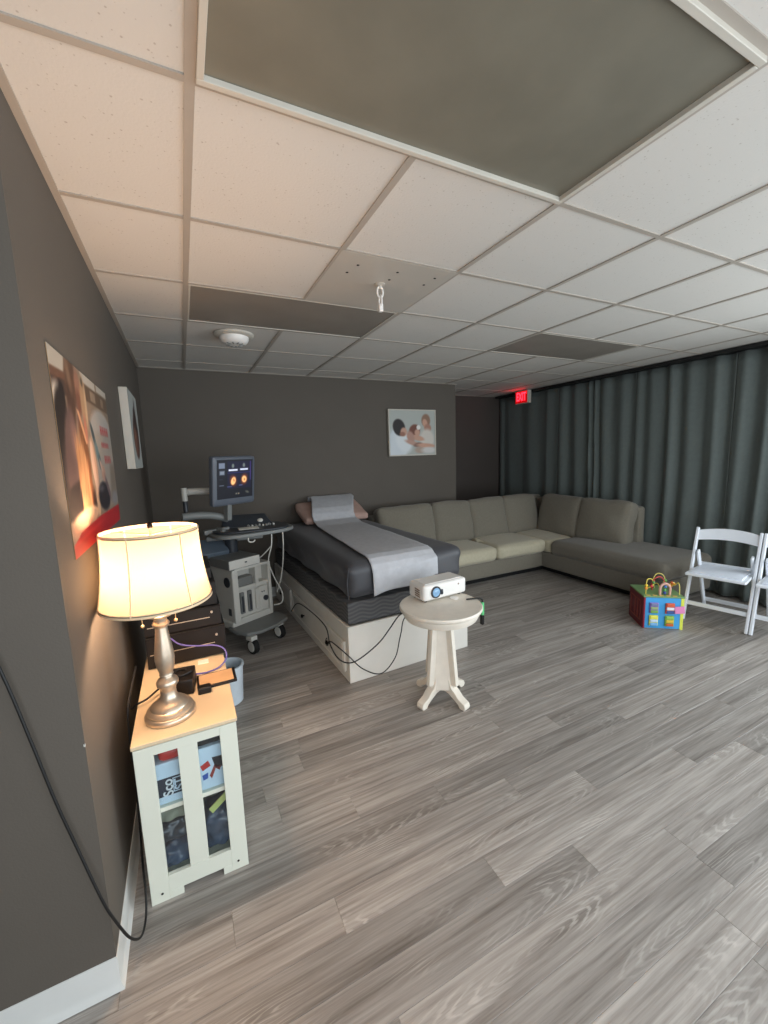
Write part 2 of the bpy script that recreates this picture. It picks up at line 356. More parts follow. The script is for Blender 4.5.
def spline(P, k, closed=False):
    out = []; n = len(P)
    rng = range(n if closed else n-1)
    for i in rng:
        p0 = P[(i-1) % n] if closed else P[max(i-1, 0)]; p1 = P[i]; p2 = P[(i+1) % n]; p3 = P[(i+2) % n] if closed else P[min(i+2, n-1)]
        for j in range(k):
            t = j/k
            out.append(0.5*((2*p1)+(p2-p0)*t+(2*p0-5*p1+4*p2-p3)*t*t+(3*p1-p0-3*p2+p3)*t**3))
    if not closed: out.append(P[-1])
    return out

def tag(o, label, cat, group=None, kind=None):
    o['label'] = label; o['category'] = cat
    if group: o['group'] = group
    if kind: o['kind'] = kind
    return o
def thing(name, label, cat, loc=(0, 0, 0), rz=0.0, group=None):
    o = bpy.data.objects.new(name, None); COL.objects.link(o); o.empty_display_size = 0.05
    o.location = loc; o.rotation_euler = (0, 0, rz)
    return tag(o, label, cat, group)
def copy_tree(o, parent=None):
    c = o.copy(); COL.objects.link(c)
    if parent is not None: c.parent = parent
    for ch in list(o.children): copy_tree(ch, c)
    return c
def plabel(o, label): o['label'] = label; return o

def text_mesh(txt, size, extrude=0.0):
    cu = bpy.data.curves.new('letters', 'FONT'); cu.body = txt; cu.size = size; cu.align_x = 'CENTER'; cu.align_y = 'CENTER'; cu.extrude = extrude; cu.offset = size*.02
    to = bpy.data.objects.new('letters_tmp', cu); COL.objects.link(to)
    bpy.context.view_layer.update()
    me = bpy.data.meshes.new_from_object(to.evaluated_get(bpy.context.evaluated_depsgraph_get()))
    bpy.data.objects.remove(to); return me
def lettering(name, txt, size, m, parent, loc, xdir, ydir, extrude=0.0004, sx=1.0):
    me = text_mesh(txt, size, extrude); me.materials.clear(); me.materials.append(m)
    o = bpy.data.objects.new(name, me); COL.objects.link(o); o.parent = parent
    x = Vector(xdir).normalized(); y = Vector(ydir).normalized(); z = x.cross(y)
    R = Matrix((x*sx, y, z)).transposed().to_4x4(); R.translation = Vector(loc); o.matrix_local = R
    return o

def picture(name, w_, h_, nx, ny, shapes, bg, m, parent, origin, xdir, ydir):
    """A flat print: grid mesh whose vertex colours are painted from simple shapes in picture coordinates (0..1)."""
    u = np.linspace(0, 1, nx+1)[:, None]*np.ones((1, ny+1)); v = np.ones((nx+1, 1))*np.linspace(0, 1, ny+1)[None, :]
    img = np.zeros((nx+1, ny+1, 3)); img[:] = bg
    for s in shapes:
        kind, colr = s[0], np.array(s[-1], float)
        if kind == 'e':
            _, cx, cy, rx, ry, ang, soft, _c = s
            ca, sa = math.cos(math.radians(ang)), math.sin(math.radians(ang))
            dx, dy = u-cx, v-cy
            d = np.sqrt(((dx*ca+dy*sa)/rx)**2+((-dx*sa+dy*ca)/ry)**2)
            al = np.clip((1-d)/max(soft*1.4, 1e-3)+0.5, 0, 1)
        elif kind == 'r':
            _, x0, x1, y0, y1, soft, _c = s
            d = np.minimum(np.minimum(u-x0, x1-u), np.minimum(v-y0, y1-v)); al = np.clip(d/max(soft, 1e-3)+0.5, 0, 1)
        elif kind == 'p':
            _, pts, soft, _c = s
            d = np.full(u.shape, 9.0)
            n = len(pts); a2 = sum(pts[i][0]*pts[(i+1) % n][1]-pts[(i+1) % n][0]*pts[i][1] for i in range(n)); sg = 1 if a2 > 0 else -1
            for i in range(n):
                x0, y0 = pts[i]; x1, y1 = pts[(i+1) % n]; ln = math.hypot(x1-x0, y1-y0)
                d = np.minimum(d, sg*((x1-x0)*(v-y0)-(y1-y0)*(u-x0))/ln)
            al = np.clip(d/max(soft, 1e-3)+0.5, 0, 1)
        img = img*(1-al[..., None])+al[..., None]*colr
    x, y = Vector(xdir), Vector(ydir); o0 = Vector(origin)
    mb = MB(); mb.grid(lambda a, b: o0+x*(a*w_)+y*(b*h_), nx, ny)
    vi = [tuple(vv.co) for vv in mb.bm.verts]
    me = mb.mesh(name, m, smooth=False)
    lin = np.where(img/255 <= 0.04045, img/255/12.92, ((img/255+0.055)/1.055)**2.4)
    at = me.color_attributes.new('print', 'FLOAT_COLOR', 'POINT')
    flat = np.ones((len(me.vertices), 4)); flat[:, :3] = lin.reshape(-1, 3)
    at.data.foreach_set('color', flat.ravel())
    o = bpy.data.objects.new(name, me); COL.objects.link(o); o.parent = parent
    return o

# ================================================================== THE ROOM
XL, YS, YB, XR, YA, XC = -0.40, 0.10, 3.37, 4.80, 4.22, 3.21
XW, YF = -1.9, -2.35
def struct(name, mb, m, label, cat, **k):
    return tag(mb.build(name, m, None, **k), label, cat, None, 'structure')
floor = struct('floor', MB().b2(XW-.1, XR+.1, YF-.1, YA+.1, -0.06, -0.004), M_FLOOR, 'grey oak vinyl plank floor across the whole room', 'floor')
W_ROW, L_PL = 0.125, 1.22
full = {}
def plank(x0, x1, y0, y1):
    k = (round(x1-x0, 3), round(y1-y0, 3))
    if k not in full:
        mb = MB(); hx, hy = (x1-x0)/2-.0003, (y1-y0)/2-.0003; c = 0.0011
        vs = [(-hx, -hy, -.004), (hx, -hy, -.004), (hx, hy, -.004), (-hx, hy, -.004), (-hx, -hy, -.0008), (hx, -hy, -.0008), (hx, hy, -.0008), (-hx, hy, -.0008),
              (-hx+c, -hy+c, 0), (hx-c, -hy+c, 0), (hx-c, hy-c, 0), (-hx+c, hy-c, 0)]
        mb.faces_from(vs, [(0, 1, 5, 4), (1, 2, 6, 5), (2, 3, 7, 6), (3, 0, 4, 7), (4, 5, 9, 8), (5, 6, 10, 9), (6, 7, 11, 10), (7, 4, 8, 11), (8, 9, 10, 11)])
        full[k] = mb.mesh('plank', M_FLOOR, smooth=False)
    o = bpy.data.objects.new('plank', full[k]); COL.objects.link(o); o.parent = floor
    o.location = ((x0+x1)/2, (y0+y1)/2, 0)
row0 = {0: 0.248, 1: 1.137-L_PL, -1: 0.80, -2: 1.136-.0, 2: 0.82, -3: 0.30, 3: 0.45}
for k in range(-9, 27):
    y0 = 0.040+(k-1)*W_ROW; y1 = y0+W_ROW
    st = row0.get(k, random.choice([0.1, 0.33, 0.57, 0.82, 1.05])+random.uniform(-.05, .05))
    xmin = XL if y1 > YS else -1.0
    if k == 1: st = 1.137
    if k == 0: st = 0.245
    xs = st-L_PL*4
    while xs < XR-.01:
        a, b = max(xs, xmin), min(xs+L_PL, XR)
        if b-a > 0.03 and not (y0 < -0.9 and a > 3.6): plank(a, b, y0, y1)
        xs += L_PL

wl = struct('wall_left', MB().b2(XL-.12, XL, YS+.12, YB+.12, 0, H+.05), M_WALL, 'dark taupe painted wall behind the lamp and poster', 'wall')
struct('wall_left_near', MB().b2(XW, XL, YS, YS+.12, 0, H+.05), M_WALL, 'short grey wall end at the left, facing the viewer', 'wall')
struct('wall_back', MB().b2(XL, XC, YB, YB+.12, 0, H+.05).b2(XC-.12, XC, YB+.12, YA+.12, 0, H+.05), M_WALL, 'dark taupe back wall behind the bed with the white-framed picture', 'wall')
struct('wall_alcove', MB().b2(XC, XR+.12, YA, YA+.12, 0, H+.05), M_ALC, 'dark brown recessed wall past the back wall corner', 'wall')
mb = MB()   # right wall with a window opening towards the viewer
mb.b2(XR, XR+.12, -0.45, YA, 0, H+.05).b2(XR, XR+.12, YF, -1.95, 0, H+.05).b2(XR, XR+.12, -1.95, -0.45, 0, .35).b2(XR, XR+.12, -1.95, -.45, 2.32, H+.05)
struct('wall_right', mb, M_WALL, 'wall on the right hidden behind the slate curtains', 'wall')
mb = MB()
mb.b2(XW, -1.0, YF, YF+.12, 0, H+.05).b2(4.5, XR, YF, YF+.12, 0, H+.05).b2(-1.0, 4.5, YF, YF+.12, 0, .35).b2(-1.0, 4.5, YF, YF+.12, 2.32, H+.05)
struct('wall_front', mb, M_WALL, 'wall with a shop window behind the viewer', 'wall')
struct('wall_far_left', MB().b2(XW-.12, XW, YF, YS+.12, 0, H+.05), M_WALL, 'wall left of the viewer, out of sight', 'wall')
# window frames (behind the viewer)
mb = MB()
for x in (-1.0, .36, 1.73, 3.10, 4.46): mb.b2(x, x+.04, YF+.02, YF+.1, .35, 2.32)
struct('window_1', mb, M_BASE, 'white mullions of the shop window behind the viewer', 'window')
mb = MB()
for y in (-1.95, -1.22, -.49): mb.b2(XR+.02, XR+.1, y, y+.04, .35, 2.32)
struct('window_2', mb, M_BASE, 'white mullions of the side window beside the viewer', 'window')

def cove(name, p, q, nrm, label, ext0=0, ext1=0):
    """Cove base: thin strip with a flared toe."""
    p, q, n = Vector(p), Vector(q), Vector(nrm)
    prof = [(0, 0), (0.013, 0), (0.012, .004), (0.006, .014), (0.003, .028), (0.003, .100), (0.0015, .107), (0, .107)]
    d = (q-p).normalized(); vs = []; k = len(prof)
    for e, ext in ((p, ext0), (q, ext1)):
        for a, z in prof: vs.append(e+d*(a*ext)+n*a+Vector((0, 0, z)))
    mb = MB(); mb.faces_from(vs, [tuple(range(k)), tuple(range(2*k-1, k-1, -1))]+[(i, (i+1) % k, k+(i+1) % k, k+i) for i in range(k)])
    return struct(name, mb, M_BASE, label, 'baseboard')
cove('baseboard_left', (XL, YS, 0), (XL, YB, 0), (1, 0, 0), 'white cove base along the left wall beside the cabinet', -1, 0)
cove('baseboard_left_near', (XW, YS, 0), (XL, YS, 0), (0, -1, 0), 'white cove base under the near left wall end', 0, 1)
cove('baseboard_back', (XL, YB, 0), (XC, YB, 0), (0, -1, 0), 'white cove base along the back wall', 0, 0)

# chips in the paint of the wall edge
mb = MB()
for z, sx in ((.80, .004), (.785, .006), (.768, .004), (.55, .003)):
    mb.ball((XL-.002, YS+.001, z), sx, 5, (.5, .2, 1.5))
plabel(mb.build('paint_chip', M_BASE, bpy.data.objects['wall_left_near']), 'white chips in the paint of the wall edge')

# ------------------------------------------------------------------ ceiling
ceil = struct('ceiling', MB().b2(XW-.1, XR+.12, YF, YA+.12, H+.05, H+.10), M_GRID, 'suspended ceiling of white acoustic tiles in a metal grid', 'ceiling')
XCEIL = 4.58
tile_mesh = {}
def tile(x0, x1, y0, y1, m=M_TILE, name='ceiling_tile'):
    k = (round(x1-x0, 3), round(y1-y0, 3), m.name)
    if k not in tile_mesh:
        tile_mesh[k] = MB().box((0, 0, .009), (x1-x0, y1-y0, .018)).mesh(name, m, smooth=False)
    o = bpy.data.objects.new(name, tile_mesh[k]); COL.objects.link(o); o.parent = ceil
    o.location = ((x0+x1)/2, (y0+y1)/2, H+.004)
    return o
light_cells = {(0, -1), (1, -1), (0, 2), (1, 2), (4, 2), (5, 2)}
for i in range(-4, 8):
    for j in range(-7, 7):
        if (i, j) in light_cells: continue
        x0, x1, y0, y1 = i*T, (i+1)*T, j*T, (j+1)*T
        lo = XL if y0 >= 0 else XW
        x0, x1, y0, y1 = max(x0, lo), min(x1, XR), max(y0, YF+.12), min(y1, YA)
        if i < -1 and j >= 0: continue
        if y0 >= YB and x1 <= XC: continue
        if x1-x0 < .02 or y1-y0 < .02: continue
        if (i, j) == (1, 1): continue
        tile(x0, x1, y0, y1)
for i in range(-3, 8):
    x = i*T; y0 = YF+.12 if x < XL else YF+.12; y1 = (YS if x < XL else (YB if x < XC else YA))
    gaps = {1: [(-T, 0), (2*T, 3*T)], 5: [(2*T, 3*T)]}.get(i, []); a = y0
    for g0, g1 in gaps+[(y1, y1)]:
        if g0-a > .02: MB().b2(x-.012, x+.012, a, g0, H-.001, H+.004).build('grid_bar', M_GRID, ceil)
        a = g1
for j in range(-3, 7):
    y = j*T; lo = XL if y > YS else XW; lo = XC if y > YB else lo
    MB().b2(lo, XR, y-.010, y+.010, H-.0005, H+.0039).build('cross_bar', M_GRID, ceil)
MB().b2(XL, XL+.022, YS, YB, H-.002, H+.004).b2(XL, XC, YB-.022, YB, H-.002, H+.004).b2(XC, XC+.022, YB, YA, H-.002, H+.004).b2(XC, XR, YA-.022, YA, H-.002, H+.004).build('wall_angle', M_GRID, ceil)

def light_panel(x0, x1, y0, y1, label, m, drop, fw):
    t = thing('ceiling_light', label, 'ceiling light', ((x0+x1)/2, (y0+y1)/2, H), 0, 'unlit ceiling lights with dark lenses')
    hx, hy = (x1-x0)/2-.012, (y1-y0)/2-.010
    fr = MB()
    for a in ((-hx, hx, -hy, -hy+fw), (-hx, hx, hy-fw, hy), (-hx, -hx+fw, -hy+fw, hy-fw), (hx-fw, hx, -hy+fw, hy-fw)):
        fr.b2(a[0], a[1], a[2], a[3], -drop, .04)
    fr.build('frame', M_FRAMEW, t, bevel=.002)
    plabel(MB().b2(-hx+fw, hx-fw, -hy+fw, hy-fw, .002, .03).build('lens', m, t), 'dull dark lens panel')
    return t
light_panel(0, 2*T, -T, 0, 'large ceiling light nearest the viewer, dusty olive lens in a white frame', M_DARKPANEL, .012, .017)
light_panel(0, 2*T, 2*T, 3*T, 'ceiling light with dark taupe lens between the hook plate and smoke detector', M_DARKPANEL2, .002, .010)
light_panel(4*T, 6*T, 2*T, 3*T, 'ceiling light with dark grey lens near the curtains and exit sign', M_DARKPANEL2, .002, .008)

pl = tile(T, 2*T, T, 2*T, M_PLATE, 'steel_plate'); pl.location.z = H-.0015
plabel(pl, 'grey painted steel plate in place of a tile')
mb = MB()
for x, y in ((-.19, -.20), (.02, -.20), (.23, -.21), (-.21, -.11), (.02, -.11), (.22, -.12)):
    mb.cyl((pl.location.x+x, pl.location.y+y, H-.0025), (pl.location.x+x, pl.location.y+y, H-.0005), .007, 10)
plabel(mb.build('bolt_hole', M_BLACKHOLE, ceil), 'small dark bolt holes in the steel plate')
# hook with chain links
t = thing('ceiling_hook', 'white hook and chain link hanging from the steel ceiling plate', 'hook', (.915, .875, H-.0015))
MB().lathe([(.035, 0), (.035, -.004), (.012, -.010), (.008, -.03)], n=20).build('mount', M_PLATE, t)
MB().tube([(.018, 0, -.03), (0, 0, -.012), (-.018, 0, -.03), (-.018, 0, -.065), (0, 0, -.082), (.018, 0, -.065)], .006, 8, 5, True).build('link', M_PROJ, t)
mb = MB().tube([(0, .018, -.085), (0, 0, -.068), (0, -.018, -.085), (0, -.018, -.125), (0, 0, -.142), (0, .018, -.125)], .006, 8, 5, True)
mb.build('link', M_PROJ, t)
MB().box((0, 0, -.145), (.028, .030, .05)).build('clip', M_PROJ, t, bevel=.004)
t.scale = (.8, .8, .8)
# smoke detector
t = thing('smoke_detector', 'round white smoke detector on the ceiling near the back wall', 'smoke detector', (.315, 2.03, H))
MB().lathe([(.135, .0), (.135, -.012), (.125, -.02), (.10, -.022)], n=40).build('base_ring', M_FRAMEW, t)
MB().lathe([(.10, -.015), (.098, -.04), (.085, -.06), (.06, -.07), (.03, -.073)], n=36).build('dome', M_PROJ, t)
mb = MB()
for k in range(10):
    a = k*PI/5; mb.bar((.035*math.cos(a), .035*math.sin(a), -.0735), (.066*math.cos(a), .066*math.sin(a), -.0700), .008, .003)
plabel(mb.build('slot', M_USG, t), 'dark sensor slots around the middle')
# ------------------------------------------------------------------ curtains
def curtain_panel(y0, y1, folds, amp, seed, label, zb=0.02, flare=0.0):
    rnd = random.Random(seed)
    ph = [0.0]
    for k in range(folds): ph.append(ph[-1]+rnd.uniform(.45, 1.6))
    ph = [p/ph[-1] for p in ph]; am = [rnd.uniform(.35, 1.25) for _ in ph]
    sk = [rnd.uniform(-.5, .5) for _ in ph]
    def X(u, v):
        uu = min(max(u+.012*math.sin(v*3+seed)*math.sin(PI*u), 0), 1)
        for k in range(folds):
            if uu <= ph[k+1]+1e-9: break
        f = (uu-ph[k])/(ph[k+1]-ph[k])
        a = amp*(am[k]*(1-f)+am[k+1]*f)*(0.55+.45*v)
        wv = math.sin(2*PI*f+sk[k]*math.sin(2*PI*f))
        return 4.705-a*wv-.006*noise.noise(Vector((u*14+seed, v*3, 0)))
    def fn(u, v):
        z = H-.035-(H-.035-zb)*v
        return Vector((X(u, v), y0+(y1-y0)*u+.012*math.sin(v*4+seed)*math.sin(PI*u), z))
    o = MB().grid(fn, folds*14, 26).build('curtain', M_CURT, None, solid=.003, angle=80)
    return tag(o, label, 'curtain', 'slate curtains along the right wall')
curtain_panel(4.19, 3.003, 4, .026, 1, 'slate curtain panel in the far corner, behind the exit sign')
curtain_panel(3.00, 1.913, 6, .040, 2, 'slate curtain panel behind the sofa corner cushions')
curtain_panel(1.91, 0.953, 5, .046, 3, 'slate curtain panel behind the chaise end of the sofa')
curtain_panel(0.95, 0.02, 5, .046, 4, 'slate curtain panel behind the white folding chairs, at the right edge')
tag(MB().b2(4.60, 4.74, 0.0, YA-.03, H-.032, H-.004).build('curtain_track', M_TRACK), 'black curtain track under the ceiling along the right side', 'curtain track')
# exit sign
t = thing('exit_sign', 'glowing red exit sign under the ceiling before the curtains', 'exit sign', (4.50, 3.51, 2.225))
MB().b2(0.004, .075, -.125, .125, 0, .185).build('housing', M_FRAMEW, t, bevel=.004)
MB().b2(.02, .06, -.04, .04, .185, .19).build('ceiling_mount', M_FRAMEW, t)
M_REDL = mat('exit_red_glow', (255, 30, 38), 0.4, emit=(255, 22, 34), estr=9.0)
M_REDF = mat('exit_red_face', (150, 10, 16), 0.4, emit=(255, 16, 24), estr=0.3)
plabel(MB().b2(0.001, .005, -.118, .118, .007, .178).build('face', M_REDF, t), 'dim red face plate')
plabel(lettering('lettering', 'EXIT', .165, M_REDL, t, (0, 0, .093), (0, -1, 0), (0, 0, 1), .0008, .56), 'glowing red letters EXIT')

# ------------------------------------------------------------------ pictures
SK, SKD, HB, HBL, WH = (196, 152, 130), (150, 104, 86), (34, 26, 26), (150, 112, 84), (214, 212, 206)
t = thing('canvas_picture', 'white-framed family photograph hanging on the back wall above the sofa', 'picture', (2.19, YB-.032, 1.515))
MB().b2(0, .68, .0, .032, 0, .57).build('stretcher', M_FRAMEW, t, bevel=.003)
fr = MB()
for a in ((0, .68, 0, .016), (0, .68, .554, .57), (0, .016, .016, .554), (.664, .68, .016, .554)): fr.b2(a[0], a[1], -.008, 0, a[2], a[3])
fr.build('frame', M_FRAMEW, t, bevel=.002)
sh = [('e', .16, .20, .22, .42, 0, .2, (206, 212, 216)), ('e', .30, .30, .16, .26, 20, .3, (218, 222, 224)), ('e', .20, .62, .13, .19, 10, .15, HB), ('e', .30, .52, .07, .10, 0, .3, SK), ('e', .27, .47, .06, .05, 0, .4, SKD),
      ('e', .80, .78, .10, .15, 0, .2, (140, 108, 88)), ('e', .78, .72, .055, .095, 10, .25, SK), ('e', .84, .60, .08, .10, 0, .3, (166, 122, 104)),
      ('e', .82, .34, .16, .24, 0, .25, (206, 198, 188)), ('e', .54, .54, .12, .15, -10, .2, (112, 66, 52)), ('e', .60, .50, .06, .08, 0, .3, SK), ('e', .63, .62, .045, .055, 0, .2, (226, 222, 216)),
      ('e', .60, .38, .16, .06, -15, .3, SK), ('e', .45, .40, .08, .14, 15, .3, (178, 138, 122)), ('e', .50, .26, .18, .05, -20, .4, (184, 146, 130)), ('e', .62, .22, .10, .05, 10, .4, (124, 92, 80)),
      ('e', .66, .10, .12, .08, 0, .4, (170, 150, 136)), ('e', .80, .20, .22, .05, -5, .4, SK), ('e', .86, .09, .16, .07, 0, .5, (204, 200, 196))]
picture('print', .648, .538, 90, 76, sh, (172, 176, 170), M_PRINT, t, (.016, -.0015, .016), (1, 0, 0), (0, 0, 1))

t = thing('canvas_picture', 'deep white-edged canvas picture on the left wall past the poster', 'picture', (XL+.002, 1.74, 1.50))
MB().b2(0, .045, 0, .50, 0, .485).build('stretcher', M_FRAMEW, t, bevel=.003)
sh = [('e', .50, .42, .33, .30, 0, .12, (74, 50, 42)), ('e', .55, .62, .20, .20, 15, .2, (58, 40, 36)), ('e', .62, .80, .05, .14, 0, .3, (50, 38, 36)), ('e', .42, .36, .16, .20, 0, .3, (118, 80, 66)), ('e', .62, .34, .14, .16, 0, .3, (96, 62, 52))]
picture('print', .49, .475, 60, 60, sh, (166, 170, 166), M_PRINT, t, (.0465, .005, .005), (0, 1, 0), (0, 0, 1))

# poster on the left wall
PW = .945
t = thing('poster', 'unframed poster of a woman and child with a red bottom band on left wall', 'poster', (XL+.002, .265, 1.262))
MB().b2(-.001, .0002, .001, PW-.001, .001, .604).build('backing', M_TAN, t)
def pu(u): return .915*u-.02
def pe(u, v, ru, rv, a, s, c): return ('e', pu(u), v, ru*.915, rv, a, s*1.8, c)
def pp(pts, s, c): return ('p', [(pu(u), v) for u, v in pts], s, c)
RD = (186, 34, 42)
sh = [pp([(0, 1.02), (.24, 1.02), (.20, .915), (0, .90)], .012, (194, 184, 168)), pp([(0, .905), (.22, .92), (.21, .865), (0, .85)], .012, (112, 78, 60)), pp([(0, .86), (.24, .88), (.24, .80), (0, .79)], .012, (74, 56, 48)),
      pp([(.48, 1.02), (.80, 1.02), (.80, .945), (.50, .945)], .01, (200, 192, 178)), pp([(.84, 1.02), (1.15, 1.02), (1.15, .955), (.84, .955)], .01, (196, 188, 174)), pp([(.55, .94), (1.15, .945), (1.15, .84), (.55, .84)], .012, (108, 88, 70)), pp([(.66, .925), (.78, .925), (.78, .86), (.66, .86)], .01, (158, 136, 114)), pp([(.92, .925), (1.0, .925), (1.0, .86), (.92, .86)], .01, (146, 124, 104)),
      pe(.86, .66, .29, .165, 0, .08, (182, 176, 168)), pp([(.62, .66), (1.15, .70), (1.15, .16), (.62, .16)], .05, (172, 162, 150)), pp([(.98, .45), (1.15, .45), (1.15, .18), (.90, .18)], .06, (140, 126, 112)),
      pe(.08, .78, .075, .065, 0, .25, (204, 194, 180)), pe(.09, .55, .105, .28, -4, .08, (24, 18, 18)), pe(.14, .78, .04, .08, 0, .2, (30, 23, 22)), pp([(.02, .5), (.16, .5), (.12, .18), (.02, .18)], .02, (24, 18, 19)),
      pe(.30, .885, .095, .15, -8, .12, (100, 72, 56)), pe(.26, .76, .06, .13, 0, .2, (80, 58, 47)), pe(.27, .93, .03, .09, 10, .4, (134, 104, 82)), pe(.41, .89, .05, .10, 0, .2, (160, 116, 94)), pe(.40, .80, .04, .07, 0, .3, (128, 84, 66)), pe(.49, .84, .05, .14, -6, .2, (184, 148, 112)), pe(.53, .80, .02, .12, -4, .3, (206, 174, 138)), pe(.50, .94, .02, .025, 0, .4, (92, 80, 66)),
      pe(.19, .52, .10, .23, -8, .12, (98, 78, 74)), pe(.13, .40, .08, .16, 0, .3, (76, 60, 60)), pe(.24, .60, .04, .10, 0, .4, (124, 96, 90)), pp([(.05, .33), (.34, .40), (.34, .17), (.06, .17)], .02, (34, 26, 27)), pe(.36, .66, .03, .10, 0, .3, (110, 78, 72)),
      pe(.40, .50, .075, .20, 4, .12, (120, 78, 48)), pp([(.335, .76), (.375, .75), (.475, .58), (.44, .57)], .012, (216, 162, 122)), pe(.47, .66, .025, .08, 0, .3, (186, 120, 96)),
      pe(.33, .36, .09, .20, 0, .10, (176, 130, 88)), pe(.30, .21, .06, .085, 0, .15, (200, 156, 110)), pe(.43, .30, .035, .15, 6, .3, (150, 92, 54))]
rnd = random.Random(3)
for k in range(34):   # strands of the child's hair
    f = rnd.random(); u = .24+.16*rnd.random(); v = .20+.36*rnd.random()
    sh.append(pe(u, v, .006+.005*rnd.random(), .05+.05*rnd.random(), rnd.uniform(-14, 8), .6, (int(150+66*f), int(106+62*f), int(68+56*f))))
sh += [pe(.555, .43, .055, .175, 6, .10, (228, 190, 164)), pe(.585, .45, .02, .13, 6, .4, (206, 160, 134)), pe(.54, .215, .035, .085, 0, .15, (228, 186, 150)), pe(.47, .21, .035, .10, 0, .3, (70, 44, 34)),
       pe(.615, .635, .028, .085, 24, .2, (64, 78, 84)), pe(.665, .53, .034, .085, 20, .2, (104, 130, 134)), pe(.70, .47, .03, .05, 0, .25, (78, 100, 106)), pe(.76, .385, .05, .055, 0, .2, (200, 154, 132)), pe(.72, .44, .02, .05, 30, .3, (214, 174, 152)),
       pe(.72, .235, .15, .095, -6, .12, (42, 38, 44)), pe(.84, .28, .03, .10, 30, .3, (118, 98, 100)), pe(1.02, .19, .09, .05, 0, .3, (150, 146, 146)), pe(.66, .29, .06, .02, 0, .5, (90, 88, 94)),
       pe(.28, .155, .27, .055, 3, .15, (226, 186, 152)), pe(.20, .12, .20, .04, 0, .3, (214, 160, 130)), pp([(0, -.05), (1.16, -.05), (1.16, .125), (.55, .125), (.16, .105), (0, .055)], .008, RD), pe(.30, .075, .25, .010, 3, .6, (214, 58, 60))]
# three short red lines of lettering, too foreshortened in the photograph to read
for v_, u_, n_, h_, wt in ((.655, .81, 4, .062, .24), (.565, .80, 5, .040, .22), (.455, .84, 4, .055, .20)):
    for k in range(n_):
        xx = pu(u_+k*wt/n_); wv = wt*.915/n_*.70
        sh.append(('r', xx, xx+wv*.36, v_, v_+h_, .006, (192, 66, 68))); sh.append(('r', xx+wv*.64, xx+wv, v_, v_+h_, .006, (192, 66, 68))); sh.append(('r', xx, xx+wv, v_+h_*.38, v_+h_*.64, .006, (192, 72, 74)))
sh = [s_[:-1]+(tuple(c_*.86 for c_ in s_[-1]),) for s_ in sh]
picture('print', PW, .605, 200, 130, sh, (129, 112, 95), M_PRINT, t, (.0006, 0, 0), (0, 1, 0), (0, 0, 1))

# ================================================================== SECTIONAL SOFA
t = thing('sectional_sofa', 'taupe fabric sectional sofa with chaise and beige seat covers in the corner', 'sofa', (3.2, 2.9, 0))
def sp(o): o.parent = t; o.location = (-3.2, -2.9, 0); return o
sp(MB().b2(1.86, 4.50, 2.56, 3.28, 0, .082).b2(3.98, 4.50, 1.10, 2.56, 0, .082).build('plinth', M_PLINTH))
sp(MB().cushion((2.86, 2.90, .178), (2.02, .90, .205), .03, (0, .004, 0), 10, None, .004, 3).build('base_frame', M_SOFA))
sp(MB().cushion((4.24, 2.165, .178), (.78, 2.37, .205), .03, (.004, 0, 0), 10, None, .004, 5).build('base_frame', M_SOFA2))
sp(MB().cushion((2.86, 3.25, .52), (2.02, .17, .62), .05, (0, .0, 0), 10, None, .004, 6).build('back_frame', M_SOFA))
sp(MB().cushion((4.235, 3.25, .55), (.73, .17, .68), .05, (0, 0, 0), 10, None, .004, 6).build('back_frame', M_SOFA))
sp(MB().cushion((4.53, 2.41, .54), (.14, 1.52, .66), .05, (0, 0, 0), 10, None, .004, 7).build('back_frame', M_SOFA))
# seat cushions in fitted beige covers
for k, (xa, xb) in enumerate(((1.87, 3.09), (3.095, 3.86))):
    o = sp(MB().cushion(((xa+xb)/2, 2.80, .355), (xb-xa, .82, .17), .06, (.006, .012, .022), 16, None, .008, 11+k*4, 5).build('seat_cushion', M_COVER))
    plabel(o, 'beige covered seat cushion')
o = sp(MB().cushion((4.20, 2.76, .350), (.70, .88, .165), .05, (.004, .008, .015), 16, None, .008, 21, 5).build('seat_cushion', M_COVER)); plabel(o, 'beige covered corner seat cushion')
mb = MB()
for a in ((-.05, .05, .0, .03), (.02, -.06, .05, .012), (.0, .07, -.03, .02)): mb.tube([(3.17+a[0], 2.86+a[1], .437), (3.09, 2.80, .452), (3.09+a[2], 2.72+a[3], .437)], .007, 6, 5)
plabel(sp(mb.build('cover_gather', M_COVER)), 'gathered wrinkle where the covers meet')
o = sp(MB().cushion((4.23, 1.655, .350), (.82, 1.35, .19), .07, (.008, .008, .020), 18, None, .008, 31, 4).build('chaise_cushion', M_SOFA2))
# back cushions against the back wall
BC = [(1.88, 2.60), (2.60, 3.17), (3.17, 3.74), (3.74, 4.30)]
for k, (xa, xb) in enumerate(BC):
    R = Matrix.Rotation(math.radians(-14), 3, 'X') @ Matrix.Rotation(math.radians((-1, 1.5, -1, 1)[k]), 3, 'Y')
    sp(MB().cushion(((xa+xb)/2, 3.06, .665), (xb-xa+.02, .20, .52), .055, (.004, .045, .006), 14, R, .013, 40+k*5.3, 6).build('back_cushion', M_SOFA))
for k, (ya, yb, tz) in enumerate(((2.28, 2.92, -2), (1.68, 2.29, 3))):
    R = Matrix.Rotation(math.radians(tz), 3, 'Z') @ Matrix.Rotation(math.radians(13), 3, 'Y')
    sp(MB().cushion((4.36, (ya+yb)/2, .665), (.20, yb-ya+.02, .52), .055, (.045, .004, .006), 14, R, .016, 70+k*5.3, 6).build('back_cushion', M_SOFA))

